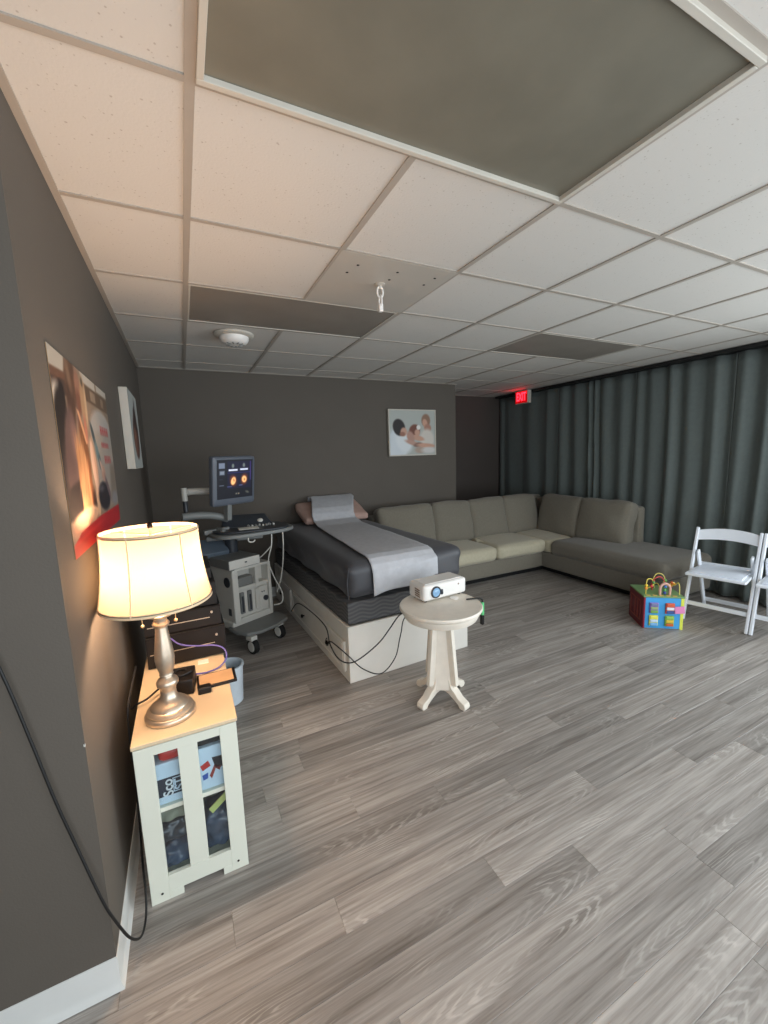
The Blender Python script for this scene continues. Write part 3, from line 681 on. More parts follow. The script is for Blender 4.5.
# ================================================================== BED
BA = math.radians(2.4)
t = thing('storage_bed', 'white storage bed base with a long drawer and striped box spring', 'bed', (.795, 1.277, 0), BA)
BW, BL = 1.02, 2.02
MB().b2(0, BW, 0, .022, 0, .40).b2(0, BW, BL-.022, BL, 0, .40).b2(BW-.02, BW, .022, BL-.022, 0, .40).b2(0, .02, .022, .055, 0, .40).b2(0, .02, .055, BL-.022, 0, .055).b2(0, .02, .055, BL-.022, .285, .40).b2(0, .02, 1.32, 1.36, .055, .285).b2(.0, .06, BL-.05, BL-.022, .055, .285).b2(.02, BW-.02, .022, BL-.022, .34, .36).build('base', M_BEDW, t, bevel=.003)
for ya, yb, hide in ((.060, 1.315, 0), (1.365, 1.965, 1)):
    d = MB().b2(-.014, .012, ya, yb, .060, .280).build('drawer', M_BEDW, t, bevel=.003)
    mb = MB()
    for a in ((ya+.02, yb-.02, .075, .09), (ya+.02, yb-.02, .25, .265), (ya+.02, ya+.035, .09, .25), (yb-.035, yb-.02, .09, .25)): mb.b2(-.018, -.013, *a)
    mb.build('moulding', M_BEDW, d, bevel=.002)
    for ky in ((.345, .945) if not hide else (1.665,)):
        plabel(MB().lathe([(.006, 0), (.006, .012), (.016, .016), (.017, .024), (.010, .030), (.002, .032)], (-.014, ky, .165), 18, (-1, 0, 0)).build('knob', M_KNOB, d), 'dark round drawer knob')
bs = MB().cushion((.51, 1.01, .480), (1.00, 1.98, .165), .025, (.0, 0, 0), 10).build('box_spring', M_ZIG, t)
plabel(bs, 'box spring in grey wave-striped ticking')

t2 = thing('mattress', 'thick mattress in a charcoal sheet on the white bed base', 'mattress', (.795, 1.277, .574), BA)
def mat_fn():
    mb = MB(); mb.cushion((.51, 1.00, .128), (.985, 1.98, .255), .075, (.006, .008, .006), 26, None, .006, 17, 5); return mb
mm = mat_fn()
for v in mm.bm.verts:   # sagging folds of the sheet down the sides
    x, y, z = v.co
    if x < .1 or x > .92:
        s = 1 if x > .5 else -1
        v.co.x += s*.010*math.sin(y*13+3*math.sin(z*18)+z*14)*min(1, max(0, (.27-z)/.12))
    if y < .1: v.co.y -= .006*math.sin(x*11+z*9)
plabel(mm.build('fitted_sheet', M_SHEET, t2), 'charcoal fitted sheet')
# folded welt at the foot corner
MB().tube([(.035, .02, .225), (.022, .03, .12), (.025, .02, .01)], .004, 6, 5).build('corner_seam', M_SHEET, t2)

# grey cloth running from the pillow to the foot
def runner(u, v):
    # v along length, u across
    prof = [(2.05, .455), (2.035, .512), (1.98, .512), (1.9, .488), (1.8, .454), (1.7, .415), (1.63, .365), (1.57, .300), (1.40, .271), (1.0, .268), (.6, .267), (.25, .266), (.11, .262), (.055, .248), (.015, .215), (-.008, .16), (-.012, .09), (-.014, .005)]
    s = v*(len(prof)-1); i = min(int(s), len(prof)-2); f = s-i
    y = prof[i][0]*(1-f)+prof[i+1][0]*f; z = prof[i][1]*(1-f)+prof[i+1][1]*f
    fl = max(0, min(1, (1.6-y)/1.4))
    wd = .47+.06*fl
    xl = .33-.135*fl; hd = max(0, min(1, (y-1.62)/.3)); xl += .10*hd; wd += .04*hd
    x = xl+wd*u
    hang = max(0, min(1, (.22-z)/.1)) if y < .12 else 0
    z += hang*(.06*u+.012*math.sin(u*8))
    lift = .003+.006*max(0, noise.noise(Vector((x*7, y*5, 3))))
    if y < .12: y -= .004+.005*math.sin(u*9)*hang
    return Vector((x, y-.002*hang, z+lift*(1-hang)))
rt = MB().grid(runner, 36, 120).build('bed_runner', M_RUN, None, solid=.003)
rt.location = (.795, 1.277, .580); rt.rotation_euler = (0, 0, BA)
tag(rt, 'grey cloth draped from the pillow down over the foot of the bed', 'cloth')
# pillow
R = Matrix.Rotation(math.radians(20), 3, 'X')
o = MB().cushion((0, 0, 0), (.72, .42, .075), .028, (.012, .012, .030), 20, R, .014, 23, 6).build('pillow', M_PILLOW)
for v in o.data.vertices: pass
o.location = (1.345, 3.125, .938); o.rotation_euler = (0, 0, BA)
tag(o, 'dusty pink pillow propped against the wall at the bed head', 'pillow')

# ================================================================== PEDESTAL TABLE + PROJECTOR
TX, TY, TZ = 1.253, .856, .612
t = thing('side_table', 'round white-painted pedestal side table holding the projector', 'side table', (TX, TY, 0), math.radians(15))
MB().lathe([(.205, .535), (.222, .540), (.236, .566), (.238, .582), (.232, .584), (.232, .588), (.250, .590), (.254, .596), (.254, .606), (.250, .612)], n=56).build('table_top', M_TABLE, t)
mb = MB()
vs = []   # flared square column
for z, h in ((.085, .078), (.16, .070), (.30, .058), (.42, .050), (.53, .045), (.548, .075)):
    vs.append((z, h))
rings = []
for z, h in vs: rings.append([mb.bm.verts.new((x*h, y*h, z)) for x, y in ((-1, -1), (1, -1), (1, 1), (-1, 1))])
Rz = Matrix.Rotation(math.radians(45), 3, 'Z')
for r_ in rings:
    for v in r_: v.co = Rz @ v.co
for a, b in zip(rings[:-1], rings[1:]):
    for i in range(4): mb.bm.faces.new((a[i], a[(i+1) % 4], b[(i+1) % 4], b[i]))
mb.bm.faces.new(rings[0][::-1]); mb.bm.faces.new(rings[-1])
mb.build('column', M_TABLE, t, bevel=.006)
for k in range(4):
    a = k*PI/2+PI
    mb = MB()   # scrolled foot profile in r-z, thickness .05
    prof = [(.02, .17), (.075, .168), (.085, .135), (.098, .105), (.122, .088), (.150, .060), (.172, .050), (.196, .040), (.203, .018), (.196, .0), (.162, .0), (.150, .020), (.118, .040), (.075, .062), (.04, .068), (.02, .06)]
    d = Vector((math.cos(a), math.sin(a), 0)); n_ = Vector((-d.y, d.x, 0)); m_ = len(prof); V = []
    for s in (-.026, .026):
        for r_, z in prof: V.append(d*r_+n_*s+Vector((0, 0, z)))
    mb.faces_from(V, [tuple(range(m_)), tuple(range(2*m_-1, m_-1, -1))]+[(i, (i+1) % m_, m_+(i+1) % m_, m_+i) for i in range(m_)])
    mb.build('foot', M_TABLE, t, bevel=.005)
    # ribbed pilaster on the column corner above the foot
    MB().bar(d*.105+Vector((0, 0, .12)), d*.062+Vector((0, 0, .545)), .046, .030, n_.to_tuple()).build('corner_rib', M_TABLE, t, bevel=.005)

PA = math.atan2(.026, .329)
t = thing('projector', 'small white video projector standing on the round pedestal table', 'projector', (1.168, .905, TZ), PA)
o = MB().cushion((.168, .083, .062), (.345, .170, .104), .020, (.0, .003, .003), 14).build('housing', M_PROJ, t)
for x, y in ((.03, .03), (.30, .03), (.03, .14), (.30, .14)): MB().cyl((x, y, 0), (x, y, .014), .010, 10).build('foot', M_BLACK, t)
ln = MB().lathe([(.038, .006), (.038, -.010), (.033, -.014), (.030, -.012), (.028, -.002)], (.086, .0, .062), 28, (0, 1, 0), True).build('lens_ring', M_USD, t)
plabel(MB().lathe([(.028, .008), (.028, .0), (.022, .006), (.010, .010), (.001, .011)], (.086, -.003, .062), 24, (0, -1, 0)).build('lens', M_LENS, t), 'pale blue lens glass')
MB().cushion((.132, -.004, .056), (.018, .018, .034), .006, (0, 0, 0), 6).build('focus_tab', M_USD, t)
for k in range(4):
    plabel(MB().bar((-.005, .040+k*.001, .034+k*.014), (-.005, .090+k*.001, .040+k*.014), .004, .007).build('vent_slot', M_VENT, t), 'brown side vent slot')
MB().cyl((.27, -.004, .082), (.27, .004, .082), .006, 12).build('sensor', M_VENT, t)
MB().cyl((.215, -.025, .001), (.215, -.025, .006), .028, 20).build('tripod_plate', M_PROJ, t)
MB().b2(.02, .31, .02, .145, .112, .1175).build('top_inset', M_PROJ, t, bevel=.001)

# black leads from the projector over the bed corner
tag(MB().tube([(1.36, 1.120, .665), (1.372, 1.150, .62), (1.33, 1.140, .55), (1.20, 1.11, .515), (1.10, 1.11, .485), (1.045, 1.15, .39), (.987, 1.20, .284), (.86, 1.21, .205), (.78, 1.235, .175), (.745, 1.36, .158), (.748, 1.54, .185), (.748, 1.63, .285), (.735, 1.96, .290), (.722, 2.36, .235), (.700, 2.55, .10)], .0042, 8, 8).build('extension_cord', M_CORD),
    'black cord looping from the projector table along the bed drawer', 'cord')
tag(MB().tube([(1.42, 1.125, .665), (1.43, 1.150, .61), (1.36, 1.155, .53), (1.24, 1.14, .49), (1.15, 1.14, .44), (1.145, 1.18, .33), (1.138, 1.195, .270), (1.101, 1.20, .142), (.993, 1.20, .058), (.865, 1.21, .121), (.775, 1.232, .225), (.752, 1.33, .24), (.746, 1.52, .215), (.744, 1.60, .150), (.752, 1.66, .158), (.752, 1.63, .195)], .0038, 8, 8).build('signal_cable', M_CORD),
    'black cable hanging lowest across the foot of the bed', 'cable')
t = thing('cable_end', 'green-taped black cable end hanging off the right rim of the round table', 'cable', (1.530, .800, .45))
MB().tube([(-.10, .03, .168), (-.030, .006, .169), (.004, .004, .150), (.006, .006, .06), (.004, .004, .0)], .005, 8, 6).build('lead', M_CORD, t)
MB().box((.006, .006, .095), (.018, .022, .085)).build('green_tape', M_GREEN, t, bevel=.004)
MB().box((.004, .004, .02), (.02, .024, .06)).build('plug', M_BLACK, t, bevel=.004)

# ================================================================== FOLDING CHAIRS
def folding_chair(label):
    t = thing('folding_chair', label, 'chair', (0, 0, 0), 0, 'white resin folding chairs')
    HWd = .215
    for s in (-1, 1):
        MB().bar((s*HWd, 0, 0), (s*HWd, -.262, .795), .042, .022, (1, 0, 0)).build('front_leg', M_CHAIR, t, bevel=.006)
        MB().bar((s*(HWd-.032), -.175, .60), (s*(HWd-.032), -.50, 0), .050, .022, (1, 0, 0)).build('rear_leg', M_CHAIR, t, bevel=.010, segs=3)
    # curved top rail
    def rail(y0, y1):
        n = 14; mb = MB(); V = []
        for i in range(n+1):
            x = -HWd+2*HWd*i/n; c = 1-(x/HWd)**2
            for yy, zz in ((-.012, .685+.020*c), (-.012, .770+.028*c), (.012, .770+.028*c), (.012, .685+.020*c)):
                yb = -.262*(zz/.795); V.append(Vector((x, yb+yy-.020*c, zz)))
        F = []
        for i in range(n):
            for k in range(4): F.append((4*i+k, 4*i+(k+1) % 4, 4*i+4+(k+1) % 4, 4*i+4+k))
        F += [(0, 1, 2, 3), tuple(4*n+k for k in (3, 2, 1, 0))]
        mb.faces_from(V, F); return mb
    rail(0, 0).build('top_rail', M_CHAIR, t, bevel=.005)
    MB().prism([(-.20, .085), (.20, .085), (.205, .06), (.195, -.335), (-.195, -.335), (-.205, .06)], .424, .446).build('seat', M_CHAIR, t, bevel=.007)
    MB().cushion((0, -.125, .449), (.345, .36, .022), .009, (0, 0, .004), 8).build('seat_pad', M_CHAIRP, t)
    MB().bar((-.20, -.335, .452), (.20, -.335, .452), .03, .030).build('seat_rail', M_CHAIR, t, bevel=.005)
    MB().bar((-HWd, -.048, .148), (HWd, -.048, .148), .018, .036).build('front_stretcher', M_CHAIR, t, bevel=.004)
    MB().bar((-HWd+.03, -.455, .085), (HWd-.03, -.455, .085), .018, .036).build('rear_stretcher', M_CHAIR, t, bevel=.004)
    return t
c1 = folding_chair('white resin folding chair beside the activity cube')
fx, fy = -.978, -.208           # facing direction; local +Y faces that way
ang = math.atan2(-fx, fy)
c1.location = ((3.815+3.852)/2, (.800+.371)/2, 0); c1.rotation_euler = (0, 0, ang)
c2 = copy_tree(c1); c2['label'] = 'white resin folding chair cut off by the right edge of the picture'
rv = Vector((math.cos(ang), math.sin(ang), 0))   # local +X
sgn = -1 if rv.y > 0 else 1
c2.location = Vector(c1.location)+rv*sgn*.458

# ================================================================== ACTIVITY CUBE TOY
t = thing('activity_cube', 'wooden activity cube toy with bead maze on top, blue front', 'toy', (3.306, .855, 0), math.atan2(-.19, .241))
S = .30; HC = .285
def pcol(n, c, r=.45): return mat('toy_'+n, c, r, var=.03)
MB().b2(.004, S-.004, .004, S-.004, .0, HC-.012).build('body', pcol('wood', (214, 178, 128)), t)
plabel(MB().b2(.012, S-.024, -.004, .004, .004, HC-.014).build('front_panel', pcol('sky_blue', (66, 158, 218)), t, bevel=.002), 'sky blue front panel')
plabel(MB().b2(S-.024, S, -.005, .004, .0, HC-.014).build('edge_strip', pcol('lime', (218, 224, 84)), t, bevel=.002), 'lime yellow edge strip')
plabel(MB().b2(.0, .012, -.005, .004, .0, HC-.014).build('edge_strip', pcol('crimson', (150, 34, 56)), t, bevel=.002), 'crimson edge strip')
plabel(MB().b2(-.005, .004, .004, S, .0, HC-.014).build('side_panel', pcol('maroon', (112, 26, 40)), t, bevel=.002), 'maroon side panel')
mb = MB()
for a in ((.04, .26, .05, .06), (.04, .26, .22, .23), (.04, .05, .06, .22), (.25, .26, .06, .22), (.10, .11, .06, .22), (.16, .17, .06, .22)): mb.b2(-.009, -.004, a[0], a[1], a[2], a[3])
plabel(mb.build('side_maze', pcol('rust', (150, 72, 60)), t), 'raised maze track on the side')
plabel(MB().b2(S-.004, S+.004, .004, S, 0, HC-.014).build('side_panel', pcol('yellow', (232, 198, 60)), t, bevel=.002), 'yellow side panel')
plabel(MB().b2(-.006, S+.006, -.006, S+.006, HC-.012, HC).build('top_panel', pcol('leaf_green', (122, 156, 104)), t, bevel=.003), 'leaf green top board')
mb = MB()
for k in range(5): mb.b2(.02+k*.05, .05+k*.05, .006, .022, HC, HC+.003)
plabel(mb.build('painted_road', pcol('orange', (222, 172, 92)), t), 'painted orange dashes')
# four spinning blocks on the front
cols = [[(150, 116, 190), (120, 168, 80), (150, 168, 120), (120, 124, 160)], [(210, 86, 60), (60, 90, 150), (226, 230, 236), (214, 98, 66)], [(226, 222, 80), (120, 176, 224), (196, 214, 236), (232, 226, 90)], [(140, 190, 80), (196, 96, 46), (220, 186, 60), (150, 196, 90)]]
for k, (bx, bz) in enumerate(((.075, .185), (.195, .185), (.075, .075), (.195, .075))):
    blk = MB().b2(bx-.034, bx+.034, -.018, -.004, bz-.046, bz+.046).build('spinner', pcol('frame_%d' % k, cols[k][0]), t, bevel=.005)
    for q in range(3):
        zz = bz-.030+q*.030
        MB().b2(bx-.028, bx+.028, -.026, -.012, zz-.012, zz+.012).build('face_tile', pcol('blk_%d_%d' % (k, q), cols[k][1+q]), blk, bevel=.004)
plabel(MB().box((.262, -.022, .178), (.075, .010, .062), Matrix.Rotation(math.radians(-6), 3, 'Y')).build('hinged_flap', pcol('pink', (226, 138, 186)), t, bevel=.004), 'pink swinging flap')
# bead maze wires
wires = [([(.03, .05, HC), (.03, .05, .37), (.05, .08, .405), (.09, .10, .40), (.10, .09, .36), (.07, .06, .345), (.05, .08, .33), (.08, .12, .32), (.13, .12, .36), (.14, .08, .35), (.13, .04, HC)], (226, 206, 96)),
         ([(.12, .16, HC), (.12, .16, .36), (.15, .16, .40), (.19, .17, .40), (.215, .16, .36), (.21, .13, HC)], (206, 60, 62)),
         ([(.16, .22, HC), (.15, .22, .37), (.18, .23, .415), (.22, .22, .41), (.24, .22, .37), (.22, .20, .33), (.25, .17, .33), (.275, .14, .355), (.26, .11, .375), (.235, .12, .355), (.255, .15, .335), (.28, .12, .35), (.285, .09, .38), (.285, .06, .36), (.285, .05, HC)], (222, 208, 110))]
for pts, c in wires:
    MB().tube(pts, .0042, 6, 6).build('wire', pcol('wire_%d' % c[0], c, .35), t)
plabel(MB().tube([(.135, .045, HC), (.135, .045, .345), (.15, .045, .372), (.172, .045, .382), (.194, .045, .372), (.209, .045, .345), (.209, .045, HC)], .010, 8, 6).build('arch', pcol('arch', (214, 166, 150)), t), 'pale arch over the top')
beads = [((.03, .05, .335), (236, 150, 50)), ((.03, .05, .36), (226, 190, 60)), ((.10, .09, .375), (90, 150, 80)), ((.075, .065, .35), (196, 60, 60)), ((.12, .16, .34), (180, 50, 60)), ((.12, .16, .315), (120, 60, 40)), ((.215, .16, .34), (230, 150, 60)), ((.175, .05, .355), (70, 120, 190)), ((.172, .05, .325), (90, 170, 100)), ((.172, .05, .300), (60, 80, 160)),
         ((.24, .21, .36), (110, 180, 90)), ((.23, .195, .335), (190, 210, 90)), ((.265, .155, .335), (226, 130, 40)), ((.275, .135, .355), (236, 166, 50)), ((.25, .115, .37), (200, 96, 40)), ((.245, .14, .345), (226, 150, 50)), ((.15, .22, .35), (200, 70, 60))]
for p, c in beads: MB().ball(p, .013, 7).build('bead', pcol('bead_%d_%d' % (c[0], c[1]), c, .3), t)

# ================================================================== CABINET + THINGS ON AND IN IT
CX0, CX1, CY0, CY1, CZ = -.330, -.006, .305, 1.33, .612
t = thing('storage_cabinet', 'narrow cream storage cabinet with slotted glazed end under the lamp', 'cabinet', ((CX0+CX1)/2, CY0, 0))
t.location = (CX0, CY0, 0); CWd = CX1-CX0; CL = CY1-CY0
M_TOP = mat('cream_top_laminate', (218, 196, 162), .45, var=.02, scale=4)
plabel(MB().b2(-.004, CWd+.004, -.004, CL+.01, CZ-.014, CZ).build('top', M_TOP, t, bevel=.002), 'warm cream top board')
yF = .016   # end frame thickness
MB().b2(0, .058, 0, yF, .0, CZ-.018).build('stile', M_CREAM, t, bevel=.0015)
MB().b2(CWd-.058, CWd, 0, yF, .0, CZ-.018).build('stile', M_CREAM, t, bevel=.0015)
MB().b2(.130, .192, 0.0008, yF, .092, .560).build('mullion', M_CREAM, t, bevel=.001)
MB().b2(.058, CWd-.058, 0.0004, yF, .560, CZ-.018).build('top_rail', M_CREAM, t, bevel=.001)
MB().b2(.058, CWd-.058, 0.0004, yF, .028, .092).build('bottom_rail', M_CREAM, t, bevel=.001)
MB().b2(.058, .102, 0.0004, yF, 0, .028).build('foot_block', M_CREAM, t, bevel=.001)
MB().b2(CWd-.088, CWd-.058, 0.0004, yF, 0, .028).build('foot_block', M_CREAM, t, bevel=.001)
for x in (.035, CWd-.035):
    for z in (.034,):
        plabel(MB().cyl((x, -.0012, z), (x, .002, z), .0042, 10).build('screw_hole', M_KNOB, t), 'small dark screw hole')
MB().b2(0, .014, yF, CL-.012, 0.02, CZ-.018).build('side_panel', M_CREAM, t)
MB().b2(CWd-.014, CWd, yF, CL-.012, 0.02, CZ-.018).build('side_panel', M_CREAM, t)
MB().b2(0, CWd, CL-.012, CL, 0.0, CZ-.018).build('end_panel', M_CREAM, t)
MB().b2(.014, CWd-.014, yF, CL-.012, .330, .346).build('shelf', M_CREAM, t)
MB().b2(.014, CWd-.014, yF, CL-.012, .050, .066).build('bottom_board', M_CREAM, t)
for x0 in (.058, .192): MB().b2(x0, x0+.072 if x0 < .1 else CWd-.058, yF+.0005, yF+.003, .092, .560).build('pane', M_GLASS, t)
# things inside
M_NAVY = mat('navy_print', (34, 42, 58), .5); M_WTX = mat('white_lettering', (232, 234, 236), .5); M_RED = mat('red_vinyl', (200, 40, 34), .4)
M_LB = mat('sky_reflection_and_print_blue', (214, 230, 244), .3, var=.04)  # pale blue on the cartons imitates sky reflected in the cabinet panes
b = thing('storage_box', 'box in painted sky-reflection blue with a navy lettered band on the cabinet shelf, left slot', 'box', (CX0+.020, CY0+.028, .3462))
MB().b2(0, .125, 0, .22, 0, .155).build('carton', M_LB, b, bevel=.004)
plabel(MB().b2(-.0006, .1256, -.0012, .12, .030, .098).build('band', M_NAVY, b), 'navy printed band')
lettering('lettering', 'Sco', .044, M_WTX, b, (.068, -.0016, .060), (0, 0, 1), (-1, 0, 0), .0003)
lettering('lettering', 'ST', .040, M_LB, b, (.103, -.0016, .064), (0, 0, 1), (-1, 0, 0), .0003)
fr = MB()
for a in ((.083, .086, .040, .090), (.118, .121, .040, .090), (.083, .121, .038, .041), (.083, .121, .089, .092)): fr.b2(a[0], a[1], -.0017, -.0012, a[2], a[3])
plabel(fr.build('outline', M_LB, b), 'thin outline round the letters')
o = tag(MB().cushion((0, 0, .022), (.075, .09, .045), .018, (0, 0, .004), 8).build('pouch', M_RED), 'small red pouch on top of the left box in the cabinet', 'pouch'); o.location = (CX0+.103, CY0+.075, .5015)
b = thing('storage_box', 'box in painted sky-reflection blue with red and navy patches on the shelf, right slot', 'box', (CX0+.175, CY0+.028, .3462))
MB().b2(0, .125, 0, .22, 0, .165).build('carton', M_LB, b, bevel=.004)
for nm, c, pts in (('patch', (196, 40, 34), [(.018, .098), (.045, .112), (.052, .090), (.024, .078)]), ('patch', (52, 86, 168), [(.022, .060), (.042, .066), (.040, .044), (.024, .040)]), ('patch', (28, 26, 34), [(.058, .120), (.092, .118), (.094, .074), (.066, .082)]),
                   ('patch', (150, 44, 38), [(.046, .052), (.066, .092), (.074, .086), (.052, .038)]), ('patch', (120, 40, 40), [(.064, .088), (.090, .080), (.080, .062), (.068, .074)])):
    V = [Vector((x, -.0012, z)) for x, z in pts]+[Vector((x, .002, z)) for x, z in pts]; n = len(pts); mb = MB()
    mb.faces_from(V, [tuple(range(n)), tuple(range(2*n-1, n-1, -1))]+[(i, (i+1) % n, n+(i+1) % n, n+i) for i in range(n)])
    mb.build(nm, mat('patch_%d_%d' % (c[0], c[1]), c, .5), b)
o = tag(MB().cushion((0, 0, .018), (.115, .16, .036), .008, (0, 0, 0), 6).build('black_case', M_BLACKM), 'flat black case lying on the right box in the cabinet', 'case'); o.location = (CX0+.2375, CY0+.12, .5117)
M_BAG = mat('dark_plastic_bag', (58, 62, 70), .16, var=.3, scale=14); M_BAG2 = mat('slate_plastic_bag', (72, 84, 104), .16, var=.25, scale=14); M_OLV = mat('olive_cloth', (150, 150, 132), .8, var=.2, scale=20)
for nm, loc, s, m, lb, sd in (('plastic_bag', (.085, .092, .078), (.112, .125, .084), M_BAG2, 'slate plastic bag at the cabinet bottom, left slot', 1), ('plastic_bag', (.238, .092, .078), (.112, .125, .157), M_BAG2, 'glossy slate plastic bag filling the right slot of the cabinet bottom', 2),
                          ('plastic_bag', (.085, .095, .170), (.115, .12, .08), M_BAG, 'dark plastic bag on top of another in the left slot', 3), ('cloth_bundle', (.085, .095, .262), (.10, .11, .04), M_OLV, 'olive cloth bundle topmost in the lower left slot', 4)):
    o = tag(MB().cushion((0, 0, s[2]/2), s, min(s)*.4, (.0, .0, 0), 22, None, .014, sd*9.1, 34).build(nm, m), lb, 'bag' if 'bag' in nm else 'cloth')
    o.location = (CX0+loc[0], CY0+loc[1], loc[2]+.002)
M_YEL = mat('yellow_green_strip', (214, 220, 130), .5)
o = tag(MB().box((0, 0, 0), (.10, .008, .022)).build('label_strip', M_YEL, bevel=.002), 'yellow-green strip lying slanted on the bag in the cabinet', 'strip')
o.location = (CX0+.252, CY0+.045, .272); o.rotation_euler = (math.radians(-20), math.radians(-38), 0)

# ------------------------------------------------------------------ lamp
LX, LY = -.217, .440
t = thing('table_lamp', 'lit brushed nickel table lamp with cream bell shade on the cabinet', 'lamp', (LX, LY, CZ))
MB().lathe([(.083, 0), (.085, .006), (.085, .014), (.081, .020), (.076, .022), (.077, .030), (.072, .037), (.064, .041), (.062, .047), (.050, .057), (.034, .068), (.027, .082), (.026, .100)], n=48).build('base', M_NICKEL, t)
MB().lathe([(.026, .100), (.028, .112), (.036, .122), (.0375, .132), (.032, .142), (.022, .149), (.020, .155), (.024, .160), (.022, .166), (.024, .174), (.030, .195), (.0325, .220), (.031, .245), (.026, .285), (.021, .325), (.020, .340)], n=36).build('column', M_NICKEL, t)
MB().lathe([(.020, .340), (.026, .345), (.0285, .353), (.025, .360), (.020, .364), (.022, .374), (.042, .384), (.050, .392), (.036, .400)], n=32).build('neck', M_NICKEL, t)
MB().cyl((0, 0, .398), (0, 0, .700), .005, 12).build('stem', M_NICKEL, t)
# shade, bell profile with vertical seams
def shade_r(f): return .150+.026*(f**2.2)
mb = MB(); prof = [(shade_r(i/16), .690-.248*i/16) for i in range(17)]
mb.lathe(prof, (0, 0, 0), 64, None, False)
shd = mb.build('shade', M_SHADE, t)
M_TRIM = mat('shade_trim', (226, 200, 164), .8)
mb = MB()
mb.lathe([(.1515, .688), (.1525, .692), (.1495, .695), (.1475, .691), (.1500, .684)], n=64, cap=False).build('trim', M_TRIM, shd)
MB().lathe([(.1765, .444), (.1780, .438), (.1745, .435), (.1735, .442), (.1760, .450)], n=64, cap=False).build('trim', M_TRIM, shd)
for k in range(6):
    a = 2*PI*k/6+.13
    MB().tube([((shade_r(i/8)+.0008)*math.cos(a), (shade_r(i/8)+.0008)*math.sin(a), 0.690-.248*i/8) for i in range(9)], .0022, 6, 1).build('seam', M_TRIM, shd)
mb = MB()
for k in range(3):
    a = 2*PI*k/3+.5; mb.tube([(0, 0, .676), (.147*math.cos(a), .147*math.sin(a), .686)], .0022, 6, 1)
mb.build('spider', M_NICKEL, t)
MB().lathe([(.004, .696), (.009, .700), (.010, .708), (.006, .716), (.002, .720)], n=16).build('finial', M_KNOB, t)
for sx, sy in ((-.052, -.035), (.050, -.030)):
    c = MB().tube([(sx*.5, sy*.5, .440), (sx*.9, sy*.9, .442), (sx, sy, .432), (sx, sy, .372)], .0014, 6, 3).build('pull_chain', M_BRASS, t)
    MB().ball((sx, sy, .366), .0065, 8).build('bead', M_BRASS, c)
M_BULB = mat('lit_bulb', (255, 236, 200), .4, emit=(255, 214, 150), estr=30.0)
for sx in (-1, 1):
    plabel(MB().ball((sx*.045, 0, .520), .026, 10, (1, 1, 1.3)).build('bulb', M_BULB, t), 'glowing bulb')
    MB().cyl((sx*.045, 0, .455), (sx*.045, 0, .490), .015, 14).build('socket', M_NICKEL, t)
MB().tube([(-.045, 0, .458), (-.02, 0, .445), (.02, 0, .445), (.045, 0, .458)], .006, 8, 4).build('socket_arm', M_NICKEL, t)
for sx in (-1, 1):
    l = bpy.data.lights.new('lamp_bulb_light', 'POINT'); l.energy = 13.0; l.color = (1.0, 0.65, 0.42); l.shadow_soft_size = .05
    lo = bpy.data.objects.new('lamp_bulb_light', l); COL.objects.link(lo); lo.location = (LX+sx*.045, LY, CZ+.555)

# ------------------------------------------------------------------ electronics on the cabinet
t = thing('router_box', 'small black router box beside the lamp base', 'router', (-.178, .610, CZ), math.radians(-6))
MB().cushion((0, 0, .033), (.096, .125, .064), .006, (0, 0, .001), 8).build('case', M_BLACK, t)
mb = MB()
for k in range(4): mb.b2(-.032+k*.016, -.024+k*.016, -.040, .040, .0645, .0665)
mb.build('vent_rib', M_BLACKM, t)
MB().b2(-.030, .030, -.0590, -.0570, .012, .030).build('port_strip', M_KNOB, t)
tag(MB().cushion((-.098, .535, CZ+.014), (.050, .034, .028), .005, (0, 0, 0), 6).build('power_adapter', M_BLACK), 'tiny black power adapter in front of the router', 'adapter')
t = thing('tablet', 'flat black-edged tablet with tan screen on the cabinet top', 'tablet', (-.047, .612, CZ), math.radians(0))
MB().b2(-.076, .076, -.058, .058, 0, .011).build('case', M_BLACK, t, bevel=.004)
plabel(MB().b2(-.068, .064, -.048, .048, .011, .0122).build('screen', M_TAN, t), 'tan reflective screen')
tag(MB().tube([(-.215, .838, .745), (-.18, .81, .720), (-.12, .80, .702), (-.04, .79, .690), (.000, .775, .668), (.004, .745, .636), (-.03, .71, .618), (-.08, .69, .617), (-.125, .66, .635)], .0036, 8, 8).build('network_cable', M_BLUECORD), 'violet blue network cable curling from the black boxes to the router', 'cable')
tag(MB().b2(-.115, -.07, .790, .830, CZ, CZ+.002).build('paper_note', M_PAPER), 'small white paper note on the cabinet beside the black boxes', 'note')
tag(MB().tube([(-.226, .62, .65), (-.262, .60, .640), (-.30, .56, .632), (-.335, .55, .625), (-.362, .60, .59), (-.368, .68, .62), (-.352, .74, .68), (-.345, .70, .70), (-.356, .62, .66), (-.366, .55, .60), (-.366, .52, .42)], .0042, 8, 8).build('adapter_cord', M_CORD), 'black cord bunch coiling beside the lamp against the wall', 'cord')
tag(MB().tube([(-.14, .60, .684), (-.155, .585, .685), (-.180, .575, .686), (-.205, .60, .685), (-.19, .635, .685), (-.16, .62, .6855)], .004, 8, 6).build('coiled_lead', M_CORD), 'short black lead coiled on top of the router', 'cable')
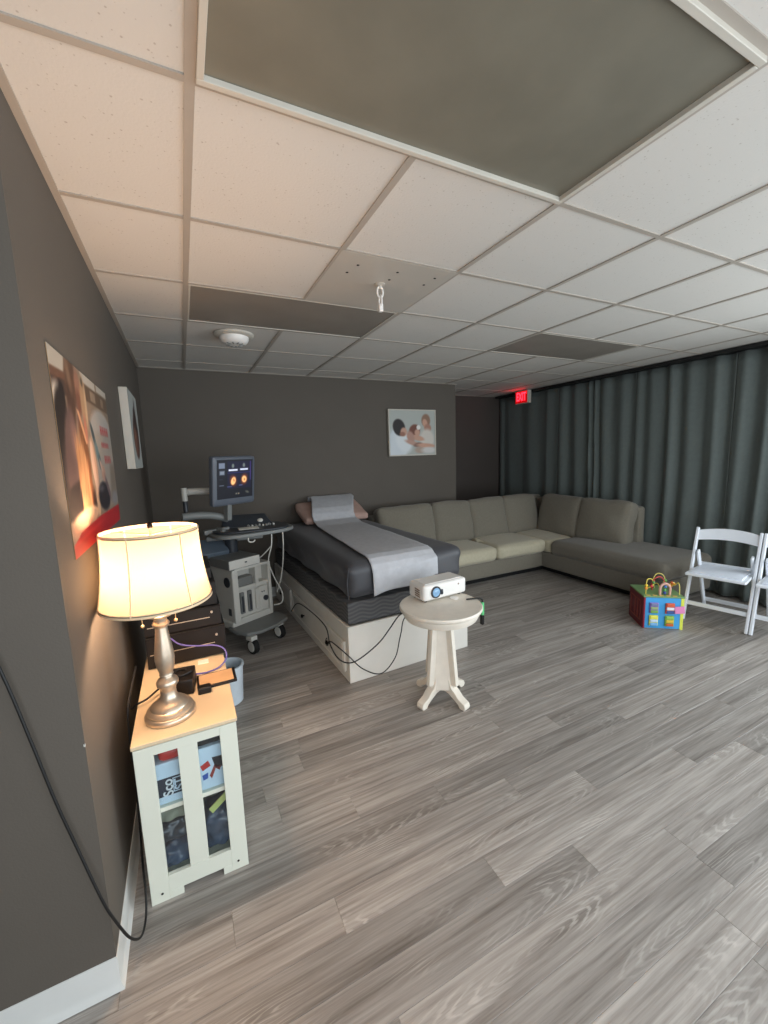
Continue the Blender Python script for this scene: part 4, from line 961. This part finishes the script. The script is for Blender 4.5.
# stack of black boxes
SX0, SX1, SY0 = -.315, .016, .842
zz = CZ
for k, (hh, lb) in enumerate(((.148, 'black component box lowest of the stack on the cabinet'), (.098, 'black component box in the middle of the stack'), (.115, 'black component box topmost of the stack behind the lamp'))):
    t = thing('component_box', lb, 'electronics', (SX0, SY0+.004*k, zz), math.radians(.8), 'stacked black component boxes')
    wd = SX1-SX0-.012*k; dp = .40
    MB().b2(.0, wd, .006, dp, .004, hh-.001).build('case', M_BLACKM, t, bevel=.003)
    MB().b2(.0, wd, .0, .007, .006, hh-.003).build('front_panel', M_BLACK, t, bevel=.002)
    plabel(MB().b2(.012, wd-.05, -.0012, .001, hh*.45, hh*.45+.0035).build('silver_strip', M_NICKEL, t), 'thin silver trim line')
    MB().b2(.0, wd, -.001, .002, hh-.005, hh-.003).build('edge_trim', M_KNOB, t)
    MB().cyl((wd-.040, -.006, hh*.72), (wd-.040, .001, hh*.72), .0055, 14).build('knob', M_NICKEL, t)
    for x in (.03, wd-.03):
        for y in (.03, dp-.03): MB().cyl((x, y, 0), (x, y, .005), .008, 10).build('foot', M_BLACK, t)
    zz += hh
tag(MB().b2(-.30, -.02, .92, 1.20, zz, zz+.055).build('black_case', M_BLACKM, bevel=.006), 'flat black case lying on the black component stack', 'case')
# bin on the floor behind the cabinet
t = thing('waste_bin', 'small pale plastic bin on the floor behind the cabinet', 'bin', (.045, 1.47, 0))
MB().lathe([(.070, .0), (.078, .006), (.092, .24), (.084, .245), (.074, .02)], n=36, cap=False).build('body', M_BIN, t)
MB().lathe([(.002, .004), (.070, .004), (.071, .0)], n=36, cap=False).build('bottom', M_BIN, t)
MB().lathe([(.090, .236), (.098, .240), (.098, .250), (.088, .252), (.086, .240)], n=36, cap=False).build('rim', M_BIN, t)

# cord hanging on the near wall end
tag(MB().tube([(-.62, .083, 1.42), (-.56, .080, 1.16), (-.528, .078, 1.01), (-.500, .078, .84), (-.473, .078, .668), (-.445, .078, .52), (-.405, .070, .335), (-.385, .082, .24), (-.364, .115, .13), (-.348, .17, .055), (-.341, .235, .038), (-.341, .29, .070), (-.350, .36, .12), (-.365, .5, .20), (-.365, .54, .36)], .0036, 10, 8).build('lamp_cord', M_CORD),
    'black cord hanging across the near wall end to the cabinet foot', 'cord')

# ================================================================== ULTRASOUND CART
UA = math.radians(26)
t = thing('ultrasound_machine', 'white and grey ultrasound cart with lit monitor beside the bed', 'ultrasound machine', (.335, 2.305, 0), UA)
# local frame: +x to the machine's right as seen, -y is its front
hw = .185
# wheels
for x, y in ((-.155, -.19), (.15, -.13), (-.19, .40), (.19, .40)):
    wv = MB().cyl((x-.020, y, .062), (x+.020, y, .062), .062, 24).build('caster', M_BLACKM, t, bevel=.006)
    plabel(MB().cyl((x-.024, y, .062), (x+.024, y, .062), .042, 24).build('hub', M_USW, wv, bevel=.004), 'pale wheel hub')
    MB().b2(x-.030, x+.030, y-.025, y+.055, .110, .150).cyl((x, y+.02, .12), (x, y+.02, .17), .02, 12).build('fork', M_USW, wv, bevel=.008)
# grey foot platform
pts = [(-.22, .05), (-.235, -.08), (-.20, -.19), (-.10, -.235), (.06, -.235), (.20, -.19), (.24, -.08), (.225, .05)]
MB().prism(pts, .155, .185).build('foot_platform', M_USG, t, bevel=.012, segs=3)
MB().prism([(-.20, .0), (.20, .0), (.20, .48), (-.20, .48)], .150, .22).build('chassis', M_USW, t, bevel=.015, segs=3)
# body: open front with bays
MB().b2(-hw, -hw+.055, -.02, .46, .21, .66).build('side_panel', M_USW, t, bevel=.012, segs=3)
MB().b2(hw-.03, hw, -.02, .46, .21, .66).build('side_panel', M_USW, t, bevel=.010, segs=3)
MB().b2(-hw+.03, hw-.02, .08, .46, .21, .64).build('core', M_USW, t)
MB().b2(-hw+.02, hw-.01, -.02, .46, .640, .665).build('top_board', M_USW, t, bevel=.006)
MB().b2(-hw+.04, hw-.02, -.005, .085, .475, .50).build('bay_shelf', M_USW, t, bevel=.004)
MB().b2(hw-.155, hw-.125, -.015, .08, .47, .65).build('bay_divider', M_USW, t, bevel=.004)
MB().b2(-hw+.05, -hw+.20, .0, .085, .50, .575).build('printer_unit', M_USG, t, bevel=.006)
MB().b2(-hw+.04, hw-.02, -.01, .10, .21, .24).build('port_ledge', M_USW, t, bevel=.004)
MB().b2(-hw+.05, hw-.03, .015, .085, .24, .475).build('port_panel', M_USW, t)
for k in range(3):
    x0 = -hw+.070+k*.072
    MB().b2(x0, x0+.036, -.004, .02, .27, .45).build('probe_port', M_USG if k < 2 else M_USW, t, bevel=.004)
    if k < 2: MB().b2(x0+.008, x0+.026, -.007, 0, .285, .42).build('port_slot', M_USD, t, bevel=.002)
pr = MB().b2(hw-.125, hw-.04, -.012, .02, .27, .46).build('probe_connector', M_USW, t, bevel=.006)
MB().cyl((hw-.07, -.026, .35), (hw-.07, -.010, .35), .022, 16).build('lock_knob', M_USD, pr)
for k in range(2): MB().cyl((hw-.10+.02*k, -.015, .41), (hw-.10+.02*k, -.011, .41), .006, 8).build('hole', M_USD, pr)
plabel(MB().cyl((-hw-.006, .06, .55), (-hw+.004, .06, .55), .042, 24).build('speaker', M_USD, t), 'round dark speaker on the side')
MB().b2(-hw-.002, -hw+.01, .03, .07, .27, .33).build('side_latch', M_USD, t)
MB().lathe([(.055, .64), (.05, .80), (.06, .90)], (0, .26, 0), 24).build('column', M_USD, t)
# printer box and binder on the top board
bx = MB().b2(-.215, .07, -.035, .25, .668, .745).build('printer', M_USG, t, bevel=.005)
plabel(MB().b2(-.213, .068, -.040, -.034, .672, .742).build('printer_front', M_USW, bx, bevel=.003), 'white printer front')
MB().b2(-.075, -.055, -.043, -.039, .705, .715).build('printer_button', M_USD, bx)
# console
ca = math.radians(-27)
con = bpy.data.objects.new('console', None); COL.objects.link(con); con.parent = t; con.location = (.105, .11, .935); con.rotation_euler = (0, 0, ca)
def outline(sc, n=40):
    o = []
    for i in range(n):
        a = 2*PI*i/n; ex = .62
        o.append((sc*.345*math.copysign(abs(math.cos(a))**ex, math.cos(a)), sc*.225*math.copysign(abs(math.sin(a))**ex, math.sin(a))-.02))
    return o
MB().prism(outline(1.0), -.020, .012).build('tray', M_USG, con, bevel=.010, segs=3)
kp = MB().prism(outline(.90), .012, .030).build('keypad', M_USD, con, bevel=.008, segs=2)
mb = MB()
vs_ = [(-.24, .0, .028), (.20, .0, .028), (.17, .17, .028), (-.22, .17, .028), (-.22, .06, .085), (.16, .06, .075), (.15, .165, .115), (-.21, .165, .125)]
mb.faces_from([Vector(v) for v in vs_], [(3, 2, 1, 0), (4, 5, 6, 7), (0, 1, 5, 4), (1, 2, 6, 5), (2, 3, 7, 6), (3, 0, 4, 7)])
mb.build('touch_panel', M_USD, con, bevel=.010, segs=3)
plabel(MB().b2(-.11, .05, -.155, -.045, .031, .034).build('paper_sheet', M_PAPER, con), 'white paper lying on the keys')
con.children[-1].rotation_euler = (0, 0, .25)
rnd = random.Random(5)
for k in range(16):
    x = -.02+.03*(k % 8)+rnd.uniform(-.005, .005); y = .00-.030*(k//8)+.01*math.sin(k)
    MB().lathe([(.009, .030), (.009, .040), (.006, .044)], (x, y, 0), 10).build('key', M_USG if k % 3 else M_USW, con)
plabel(MB().ball((.09, .06, .062), .028, 10, (1, 1, .8)).lathe([(.022, .03), (.022, .055)], (.09, .06, 0), 16).build('gel_warmer', M_USW, con), 'white domed cap')
for k in range(3):
    MB().ball((-.262+.015*k, -.01-.055*k, .034), .026, 8, (.9, 1.2, .6)).build('grip', M_USG, con)
MB().tube([(-.05, -.225, -.02), (-.05, -.235, -.055), (-.02, -.24, -.062), (.0, -.24, -.045)], .006, 8, 5).build('cable_hook', M_USW, con)
MB().b2(-.36, -.10, -.03, .12, -.06, -.018).build('bracket', M_USG, con, bevel=.01)
MB().b2(-.12, .10, .02, .20, -.09, -.018).build('neck', M_USG, con, bevel=.01)
# hanging probe cables
MB().tube([(.14, -.19, -.02), (.13, -.20, -.12), (.10, -.19, -.25), (.14, -.17, -.40), (.20, -.15, -.55), (.19, -.15, -.64), (.13, -.12, -.66)], .005, 8, 7).build('probe_cable', M_USW, con)
MB().tube([(.24, -.15, -.02), (.235, -.16, -.15), (.22, -.16, -.30), (.20, -.12, -.45), (.17, -.08, -.56)], .005, 8, 7).build('probe_cable', M_USW, con)
MB().tube([(.13, -.20, -.12), (.06, -.16, -.20), (.02, -.10, -.24)], .005, 8, 7).build('probe_cable', M_USW, con)
# monitor
mo = bpy.data.objects.new('monitor', None); COL.objects.link(mo); mo.parent = t
Rm = Matrix.Rotation(math.radians(33)-UA, 4, 'Z') @ Matrix.Rotation(math.radians(7), 4, 'X') @ Matrix.Rotation(math.radians(0), 4, 'Y') @ Matrix.Scale(1.15, 4)
Ri = Matrix.Rotation(-UA, 3, 'Z'); lc = Ri @ Vector((.282-.350, 2.36-2.305, 0))
Rm.translation = Vector((lc.x, lc.y, 1.368)); mo.matrix_local = Rm
MB().cushion((0, .012, 0), (.362, .05, .345), .016, (0, 0, 0), 10).build('bezel', M_USB, mo)
MB().cushion((0, .045, 0), (.26, .06, .24), .03, (0, .01, 0), 8).build('rear_shell', M_USB, mo)
BK = (10, 11, 20); GR = (120, 128, 146); NV = (34, 38, 92); FE = (226, 172, 112)
sh = [('r', .28, .95, .25, .96, .01, (14, 14, 36)), ('r', .05, .21, .78, .92, .02, (96, 104, 120)), ('r', .07, .20, .62, .72, .04, (104, 112, 124)), ('r', .06, .18, .34, .36, .01, (90, 96, 110)), ('r', .06, .15, .50, .51, .01, (60, 60, 70)),
      ('e', .43, .84, .035, .055, 0, .5, (92, 100, 96)), ('e', .74, .85, .035, .055, 0, .5, (92, 100, 96)), ('r', .31, .56, .71, .755, .02, (196, 200, 214)), ('r', .63, .86, .72, .765, .02, (186, 192, 210)),
      ('r', .28, .95, .655, .67, .01, NV), ('e', .44, .46, .10, .15, 10, .4, (84, 38, 28)), ('e', .75, .48, .10, .15, -10, .4, (84, 38, 28)), ('e', .44, .45, .065, .105, -15, .3, FE), ('e', .75, .48, .070, .09, 5, .3, FE), ('e', .455, .47, .02, .04, 10, .5, (170, 104, 60)), ('e', .76, .47, .025, .035, 0, .5, (170, 110, 66)),
      ('r', .27, .40, .30, .315, .01, (80, 84, 130)), ('r', .60, .70, .32, .335, .01, (96, 98, 140)), ('r', .50, .55, .09, .13, .02, (90, 88, 80)), ('r', .57, .61, .09, .13, .02, (110, 104, 92)), ('r', .92, .95, .45, .95, .02, (52, 40, 96)), ('e', .84, .13, .06, .03, -25, .6, (66, 66, 60))]
picture('screen', .305, .272, 96, 86, sh, BK, M_SCREEN, mo, (-.150, -.0145, -.122), (1, 0, 0), (0, 0, 1))
MB().b2(-.02, .02, .04, .09, -.30, -.08).build('stand', M_USG, mo, bevel=.008)
# articulated arm and handle at the left
def unl(p): v = Ri @ Vector((p[0]-.350, p[1]-2.305, 0)); return Vector((v.x, v.y, p[2]))
MB().tube([unl((.25, 2.47, 1.285)), unl((.10, 2.52, 1.285)), unl((-.05, 2.50, 1.29)), unl((-.09, 2.46, 1.28))], .028, 12, 6).build('arm_upper', M_USW, t)
MB().cyl(unl((-.09, 2.46, 1.22)), unl((-.09, 2.46, 1.325)), .022, 16).build('arm_joint', M_USW, t)
MB().tube([unl((-.12, 2.40, 1.10)), unl((0, 2.42, 1.10)), unl((.12, 2.46, 1.08)), unl((.22, 2.50, 1.04))], .030, 12, 6).build('arm_lower', M_USG, t)
MB().cyl(unl((-.09, 2.46, 1.10)), unl((-.09, 2.46, 1.22)), .018, 12).build('arm_post', M_USD, t)
MB().bar(unl((.02, 2.40, .955)), unl((.22, 2.44, .965)), .05, .04).build('rear_bracket', M_USG, t, bevel=.008)
# binder resting on the printer
o = MB().box((0, 0, 0), (.26, .05, .20), None).build('binder', M_SLATE, None, bevel=.006)
o.location = (.045, 2.52, .800); o.rotation_euler = (math.radians(-62), 0, math.radians(16))
tag(o, 'slate blue binder leaning behind the printer on the ultrasound cart', 'binder')
